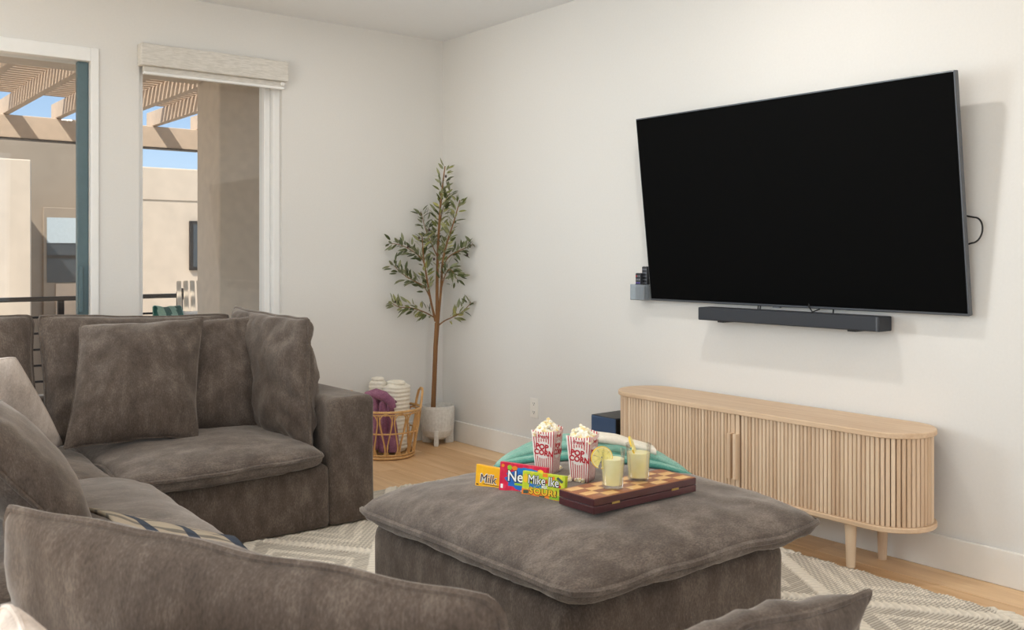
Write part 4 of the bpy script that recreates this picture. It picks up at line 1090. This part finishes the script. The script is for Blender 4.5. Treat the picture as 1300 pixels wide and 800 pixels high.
for sgn, dd in ((1, dl), (-1, dr)):
    MB().rbox(XF + 0.012, XF + 0.0225, YC + sgn * 0.0125 - 0.0105, YC + sgn * 0.0125 + 0.0105, 0.219, 0.556, 0.001, 1).build('closing_stile', 'oakz', dd, smooth=False)
    MB().rbox(XF - 0.016, XF + 0.012, YC + sgn * 0.016 - 0.0085, YC + sgn * 0.016 + 0.0085, 0.275, 0.475, 0.002, 1).build('handle', 'oakz', dd, smooth=False)
for y in (-3.346, -2.262):
    for x in (-0.302, -0.070):
        MB().lathe([(0.0165, 0.0135 if x < -0.2 else 0), (0.0175, 0.0165), (0.0235, 0.197)], (x, y, 0), 24).build('leg', 'oakz', kb)

# subwoofer
su = thing('subwoofer', 'dark navy subwoofer box on the floor beside the cabinet', 'subwoofer', (-0.14, -1.86, 0))
MB().rbox(-0.245, -0.03, -1.950, -1.765, 0.012, 0.411, 0.006, 2).build('enclosure', 'sub', su, smooth=False)
MB().rbox(-0.244, -0.031, -1.955, -1.9495, 0.013, 0.410, 0.002, 1).build('front_grille', 'black', su, smooth=False)
MB().rbox(-0.243, -0.032, -1.948, -1.767, 0.4105, 0.4125, 0.0008, 1).build('top_panel', 'black', su, smooth=False)
for x in (-0.225, -0.05):
    for y in (-1.93, -1.785): MB().lathe([(0.012, 0), (0.012, 0.0125)], (x, y, 0), 12).build('foot', 'black', su)

# ------------------------------------------------------------------ olive tree in its pot
TC = Vector((-0.155, -0.165, 0))
TD = (TC - Vector((CAM.x, CAM.y, 0))).dot(VD)
pot = thing('planter', 'white woven-texture ceramic planter on stub feet in the corner', 'planter', TC, None)
mb = MB(); prof = [(0.001, 0.03), (0.045, 0.032), (0.085, 0.055), (0.106, 0.095), (0.113, 0.15), (0.114, 0.252), (0.113, 0.258), (0.105, 0.258), (0.103, 0.225), (0.001, 0.224)]
n = 96; fine = []
for i in range(60):
    z = 0.034 + (0.245 - 0.034) * i / 59
    r = np.interp(z, [p[1] for p in prof[:6]], [p[0] for p in prof[:6]])
    fine.append((r, z))
outer = []
for i, (r, z) in enumerate([(0.001, 0.03)] + fine + prof[5:]):
    for k in range(n):
        rel = 0
        if 0 < i <= 60 and z > 0.05: rel = 0.0022 if (i % 3 and k % 3) else 0
        a_ = 2 * PI * k / n; outer.append((TC.x + (r + rel) * math.cos(a_), TC.y + (r + rel) * math.sin(a_), z))
mb.v = outer; rows_ = len(outer) // n
for i in range(rows_ - 1):
    for k in range(n): mb.f.append((i * n + k, i * n + (k + 1) % n, (i + 1) * n + (k + 1) % n, (i + 1) * n + k))
mb.build('bowl', 'pot', pot, angle=60)
for k in range(3):
    a_ = math.atan2(-VD.y, -VD.x) + k * PI * 2 / 3 + 0.0
    M4 = Matrix.Translation((TC.x + 0.085 * math.cos(a_), TC.y + 0.085 * math.sin(a_), 0)) @ Matrix.Rotation(a_, 4, 'Z')
    MB().rbox(-0.03, 0.03, -0.015, 0.015, 0, 0.105, 0.006, 2, M4=M4).build('foot', 'pot', pot)
MB().lathe([(0.104, 0.0), (0.09, 0.006), (0.001, 0.010)], (TC.x, TC.y, 0.222), 32).build('soil', 'soil', pot)
tree = thing('olive_tree', 'slim artificial olive tree growing from the white planter', 'olive tree', (TC.x, TC.y, 0.225))
rt = random.Random(21)
def tp(px, py, dd=0.0): return ond(px, py, TD + dd)
trunk = [tp(550, 517), tp(551.5, 480), tp(553, 440), tp(555, 410)]
MB().tube(trunk, [0.0165, 0.0155, 0.0150, 0.0165], 10).build('trunk', 'bark', tree)
BR = [
    ([(555, 411, 0), (555, 354, .0), (557, 296, .01), (560, 252, .0), (565, 211, 0)], 0.0115, 0.30, 40),
    ([(553, 408, 0), (547, 382, -.04), (542, 354, -.06), (538, 330, -.07), (536, 300, -.08)], 0.0080, 0.35, 30),
    ([(556, 410, 0), (560, 365, -.02), (562, 332, -.04), (568, 307, -.05), (576, 282, -.06), (584, 254, -.06)], 0.0085, 0.40, 40),
    ([(553, 404, 0), (538, 396, -.05), (522, 391, -.08), (507, 390, -.10), (496, 384, -.11)], 0.0040, 0.12, 36),
    ([(557, 413, 0), (565, 407, -.03), (576, 402, -.05), (589, 394, -.05), (599, 383, -.05)], 0.0042, 0.40, 26),
    ([(547, 380, -.03), (538, 364, -.06), (524, 356, -.09), (510, 347, -.10), (498, 335, -.10)], 0.0035, 0.15, 32),
    ([(542, 352, -.05), (537, 331, -.07), (524, 319, -.08), (508, 311, -.09), (493, 309, -.09)], 0.0035, 0.20, 32),
    ([(557, 330, 0), (549, 312, .02), (541, 293, .03), (534, 268, .03)], 0.0035, 0.30, 30),
    ([(561, 340, -.02), (570, 326, -.04), (582, 319, -.06), (593, 314, -.06), (603, 309, -.06)], 0.0035, 0.30, 26),
    ([(559, 372, -.03), (565, 350, -.08), (572, 342, -.10), (581, 356, -.12)], 0.0035, 0.20, 28),
    ([(558, 292, 0), (561, 270, .03), (566, 255, .04), (573, 240, .04)], 0.003, 0.2, 20),
]
lm = MB(); L_ = 1.0
for i in range(7):
    x_ = i / 6; wv_ = 0.15 * math.sin(PI * x_ ** 0.85) ** 0.9
    for s2 in (-1, 0, 1): lm.v.append((x_, s2 * wv_, 0.10 * x_ * x_ * -1 + 0.035 * abs(s2) * math.sin(PI * x_)))
for i in range(6):
    for k in range(2): lm.f.append((i * 3 + k, i * 3 + 3 + k, i * 3 + 4 + k, i * 3 + 1 + k))
lmesh = lm.mesh('leaf'); lmesh.materials.append(M['leaf'])
def place_leaf(p, d_):
    d_ = Vector(d_).normalized(); upv = Vector((rt.uniform(-1, 1), rt.uniform(-1, 1), rt.uniform(0.0, 1.2))).normalized()
    y_ = upv.cross(d_)
    if y_.length < 0.1: y_ = d_.orthogonal()
    y_.normalize(); z_ = d_.cross(y_); Ls = rt.uniform(0.046, 0.072)
    m = Matrix.Identity(4)
    for i in range(3): m[i][0], m[i][1], m[i][2], m[i][3] = d_[i] * Ls, y_[i] * Ls * 0.98, z_[i] * Ls, p[i]
    tip = p + d_ * Ls
    if max(p.x, tip.x) > -0.012 or max(p.y, tip.y) > -0.012: return None
    return m
fol = MB(); nleaf = 0
for pts_, r0, f0, cnt in BR:
    P3 = [tp(*q) for q in pts_]
    # smooth the polyline
    dense = []
    for i in range(len(P3) - 1):
        for k in range(6):
            t_ = k / 6; a0 = P3[max(0, i - 1)]; a1 = P3[i]; a2 = P3[i + 1]; a3 = P3[min(len(P3) - 1, i + 2)]
            dense.append(0.5 * ((2 * a1) + (a2 - a0) * t_ + (2 * a0 - 5 * a1 + 4 * a2 - a3) * t_ * t_ + (3 * a1 - a0 - 3 * a2 + a3) * t_ ** 3))
    dense.append(P3[-1]); N_ = len(dense)
    dense = [Vector((min(q.x, -0.012), min(q.y, -0.012), q.z)) for q in dense]
    MB().tube(dense, [r0 * (1 - 0.75 * i / (N_ - 1)) + 0.0008 for i in range(N_)], 7).build('branch', 'bark', tree)
    cnt = int(cnt * 1.9)
    for k in range(cnt):
        f_ = f0 + (1 - f0) * (k + rt.random()) / cnt
        i = min(N_ - 2, int(f_ * (N_ - 1))); p = dense[i].lerp(dense[i + 1], f_ * (N_ - 1) - i); tg = (dense[i + 1] - dense[i]).normalized()
        sd = Vector((rt.gauss(0, 1), rt.gauss(0, 1), rt.gauss(0.15, 0.8))); sd = (sd - tg * sd.dot(tg)).normalized()
        d_ = tg * rt.uniform(0.25, 0.9) + sd * rt.uniform(0.5, 1.0)
        off_ = sd * rt.uniform(0, 0.035)
        m = place_leaf(p + off_, d_)
        if m is None: continue
        if nleaf < 300: piece('leaf', lmesh, tree, None, mat4=m); nleaf += 1
        else: fol.add([m @ Vector(v_) for v_ in lm.v], lm.f)
if fol.v: tag(fol.build('foliage', 'leaf', tree), kind='stuff')
for (px, py) in ((532, 302), (551, 329), (593, 324), (545, 292), (502, 383), (518, 313), (566, 224)):
    MB().lathe([(0.0005, -0.010), (0.006, -0.007), (0.0078, 0), (0.006, 0.007), (0.0005, 0.010)], tp(px, py, -0.08), 12).build('olive', 'olive', tree)

# ------------------------------------------------------------------ rattan basket with blankets
BC = Vector((-0.615, -0.285, 0))
bk = thing('rattan_basket', 'round open rattan basket with loop handles by the planter', 'basket', BC)
def ring(z, r, n=48): return [(BC.x + r * math.cos(2 * PI * k / n), BC.y + r * math.sin(2 * PI * k / n), z) for k in range(n)]
def rad(z): return 0.165 + 0.045 * (z / 0.30)
MB().tube(ring(0.012, rad(0.0) + 0.002), 0.009, 8, closed=True).build('base_ring', 'rattan', bk)
MB().tube(ring(0.030, rad(0.03) + 0.002), 0.005, 8, closed=True).build('lower_hoop', 'rattan', bk)
MB().tube(ring(0.165, rad(0.165)), 0.005, 8, closed=True).build('middle_hoop', 'rattan', bk)
MB().tube(ring(0.300, rad(0.30)), 0.008, 8, closed=True).build('rim', 'rattan', bk)
MB().tube(ring(0.283, rad(0.283)), 0.005, 8, closed=True).build('rim_hoop', 'rattan', bk)
MB().lathe([(0.001, 0.004), (0.160, 0.004), (0.160, 0.012), (0.001, 0.012)], BC, 40).build('base_mat', 'rattan', bk, smooth=False)
NL = 14
for k in range(NL):
    a0 = 2 * PI * k / NL + 0.1; pts = []
    hw = PI / NL * 0.92
    # a tall arch: two canes meet in a round top, cross over and meet in a round bottom
    for i in range(17):
        t_ = i / 16
        da = hw * math.cos(PI * (t_ * 2 - 0.0)) if False else 0
    up_ = [];
    for i in range(13):
        ang = PI * i / 12; up_.append((a0 + hw * 0.95 * math.cos(ang), 0.232 + 0.058 * math.sin(ang)))
    dn_ = []
    for i in range(13):
        ang = PI + PI * i / 12; dn_.append((a0 + hw * 0.95 * math.cos(ang), 0.075 + 0.055 * math.sin(ang)))
    # left side runs down to the right neighbour foot: forms the crossing lattice
    seq = [(a0 + hw * 0.1, 0.03)] + [(a0 + hw * 0.3, 0.10)] + up_ + [(a0 - hw * 0.3, 0.10), (a0 - hw * 0.1, 0.03)]
    pts = [(BC.x + (rad(z) + 0.004) * math.cos(a_), BC.y + (rad(z) + 0.004) * math.sin(a_), z) for a_, z in seq]
    MB().tube(pts, 0.0042, 6).build('cane_loop', 'rattan', bk)
    seq = [(a0 + PI / NL + hw * 0.1, 0.285), (a0 + PI / NL + hw * 0.3, 0.20)] + [(a_ + PI / NL, z) for a_, z in [(2 * a0 - q[0], q[1]) for q in dn_]][::-1] + [(a0 + PI / NL - hw * 0.3, 0.20), (a0 + PI / NL - hw * 0.1, 0.285)]
    s0 = seq[2][0] > seq[-3][0]
    if not s0: seq = [seq[-1], seq[-2]] + seq[2:-2] + [seq[1], seq[0]]
    pts = [(BC.x + (rad(z) - 0.003) * math.cos(a_), BC.y + (rad(z) - 0.003) * math.sin(a_), z) for a_, z in seq]
    MB().tube(pts, 0.0042, 6).build('cane_loop', 'rattan', bk)
for a_ in (math.atan2(VR.y, VR.x) + 0.35, math.atan2(-VR.y, -VR.x) + 0.35):
    pts = []
    for (da, z) in ((-0.30, 0.30), (-0.27, 0.345), (-0.20, 0.395), (-0.08, 0.412), (0.08, 0.412), (0.20, 0.395), (0.27, 0.345), (0.30, 0.30)):
        r_ = rad(min(z, 0.3)) + (z - 0.3) * 0.12; pts.append((BC.x + r_ * math.cos(a_ + da), BC.y + r_ * math.sin(a_ + da), z))
    MB().tube(pts, 0.008, 8).build('handle', 'rattan', bk)

def roll(cx, cy, z0, z1, r, name, mat, lab, ribs, tilt=(0, 0), grp=None, seed=0):
    """a blanket rolled up and stood on end, its ribbed pile running round it"""
    t = thing(name, lab, 'blanket', (cx, cy, z0), grp)
    mb = MB(); n = 40; m_ = ribs * 6; prof_ = []
    for i in range(m_ + 1):
        v_ = i / m_; z = z0 + (z1 - z0) * v_
        rr = r * (1 + 0.035 * math.sin(2 * PI * v_ * ribs)); e = min(v_, 1 - v_) * (z1 - z0)
        if e < 0.03: rr *= (1 - (1 - e / 0.03) ** 2 * 0.35)
        prof_.append((rr, z))
    for rr, z in prof_:
        for k in range(n):
            a_ = 2 * PI * k / n; q = rr * (1 + 0.10 * math.sin(a_ * 2 + seed) + 0.03 * noise.noise(Vector((math.cos(a_) * 2, math.sin(a_) * 2, z * 9 + seed))))
            dz = 0.012 * noise.noise(Vector((math.cos(a_), math.sin(a_), seed)))
            mb.v.append((cx + q * math.cos(a_) + tilt[0] * (z - z0), cy + q * math.sin(a_) + tilt[1] * (z - z0), z + dz))
    for i in range(len(prof_) - 1):
        for k in range(n): mb.f.append((i * n + k, i * n + (k + 1) % n, (i + 1) * n + (k + 1) % n, (i + 1) * n + k))
    mb.f.append(tuple(reversed(range(n))))
    o = len(mb.v); zt = z1
    # spiral end
    top0 = (len(prof_) - 1) * n
    mb.f.append(tuple(top0 + k for k in range(n)))
    mb.build('roll', mat, t, angle=80)
    pts = []
    for i in range(50):
        a_ = i * 0.36; rr = r * 0.08 + r * 0.62 * i / 49
        pts.append((cx + rr * math.cos(a_) + tilt[0] * (z1 - z0), cy + rr * math.sin(a_) + tilt[1] * (z1 - z0), z1 + 0.004))
    MB().tube(pts, 0.011, 6).build('rolled_edge', mat, t)
    return t
fw = Vector((VD.x, VD.y, 0)); rg = Vector((VR.x, VR.y, 0))
q = BC + rg * 0.035 + fw * 0.055
roll(q.x, q.y, 0.014, 0.445, 0.088, 'rolled_blanket', 'cream', 'fat ribbed cream blanket rolled upright in the basket', 17, tilt=(0.05, 0.0), seed=1, grp='cream blankets in the basket')
q = BC - rg * 0.075 + fw * 0.10
roll(q.x, q.y, 0.014, 0.465, 0.055, 'rolled_blanket', 'cream', 'slimmer cream blanket roll behind the fat one', 17, tilt=(0.0, -0.02), seed=4, grp='cream blankets in the basket')
# mauve throw stuffed in front
mv = thing('mauve_throw', 'mauve fleece throw folded over the front of the basket', 'throw blanket', BC + Vector((0, 0, 0.02)))
rp = random.Random(5)
def strand(off_r, top, bot, wid, k):
    c0 = BC + rg * off_r - fw * 0.075
    def fn(u_, v_):
        z = bot + (top - bot) * math.sin(min(1.0, u_ / 0.8) * PI / 2) if u_ < 0.8 else top - (u_ - 0.8) * 0.10
        dep = 0 if u_ < 0.8 else (u_ - 0.8) * 0.35
        wv_ = 0.020 * math.sin(v_ * PI * 4 + k) * (0.5 + 0.5 * math.sin(PI * u_)) + 0.012 * noise.noise(Vector((u_ * 4, v_ * 5, k * 2.0)))
        nar = 0.55 + 0.45 * (1 - u_) ** 1.2 if u_ < 0.8 else 0.7 + (u_ - 0.8)
        return c0 + rg * ((v_ - 0.5) * wid * nar + 0.01 * math.sin(u_ * 5 + k)) + fw * (dep + wv_ + 0.01) + Vector((0, 0, z))
    return MB().grid(fn, 30, 26).build('fold', 'purple', mv, solid=0.014, angle=80)
strand(-0.060, 0.385, 0.05, 0.15, 0)
strand(0.010, 0.350, 0.03, 0.13, 2)
strand(-0.105, 0.365, 0.05, 0.12, 4)
MB().tube([BC + rg * a_ - fw * b_ + Vector((0, 0, z)) for a_, b_, z in ((-0.13, 0.05, 0.33), (-0.11, 0.06, 0.385), (-0.06, 0.075, 0.40), (-0.01, 0.085, 0.385), (0.035, 0.09, 0.35), (0.05, 0.09, 0.31))], [0.022, 0.03, 0.033, 0.032, 0.028, 0.02], 12).build('fold', 'purple', mv)
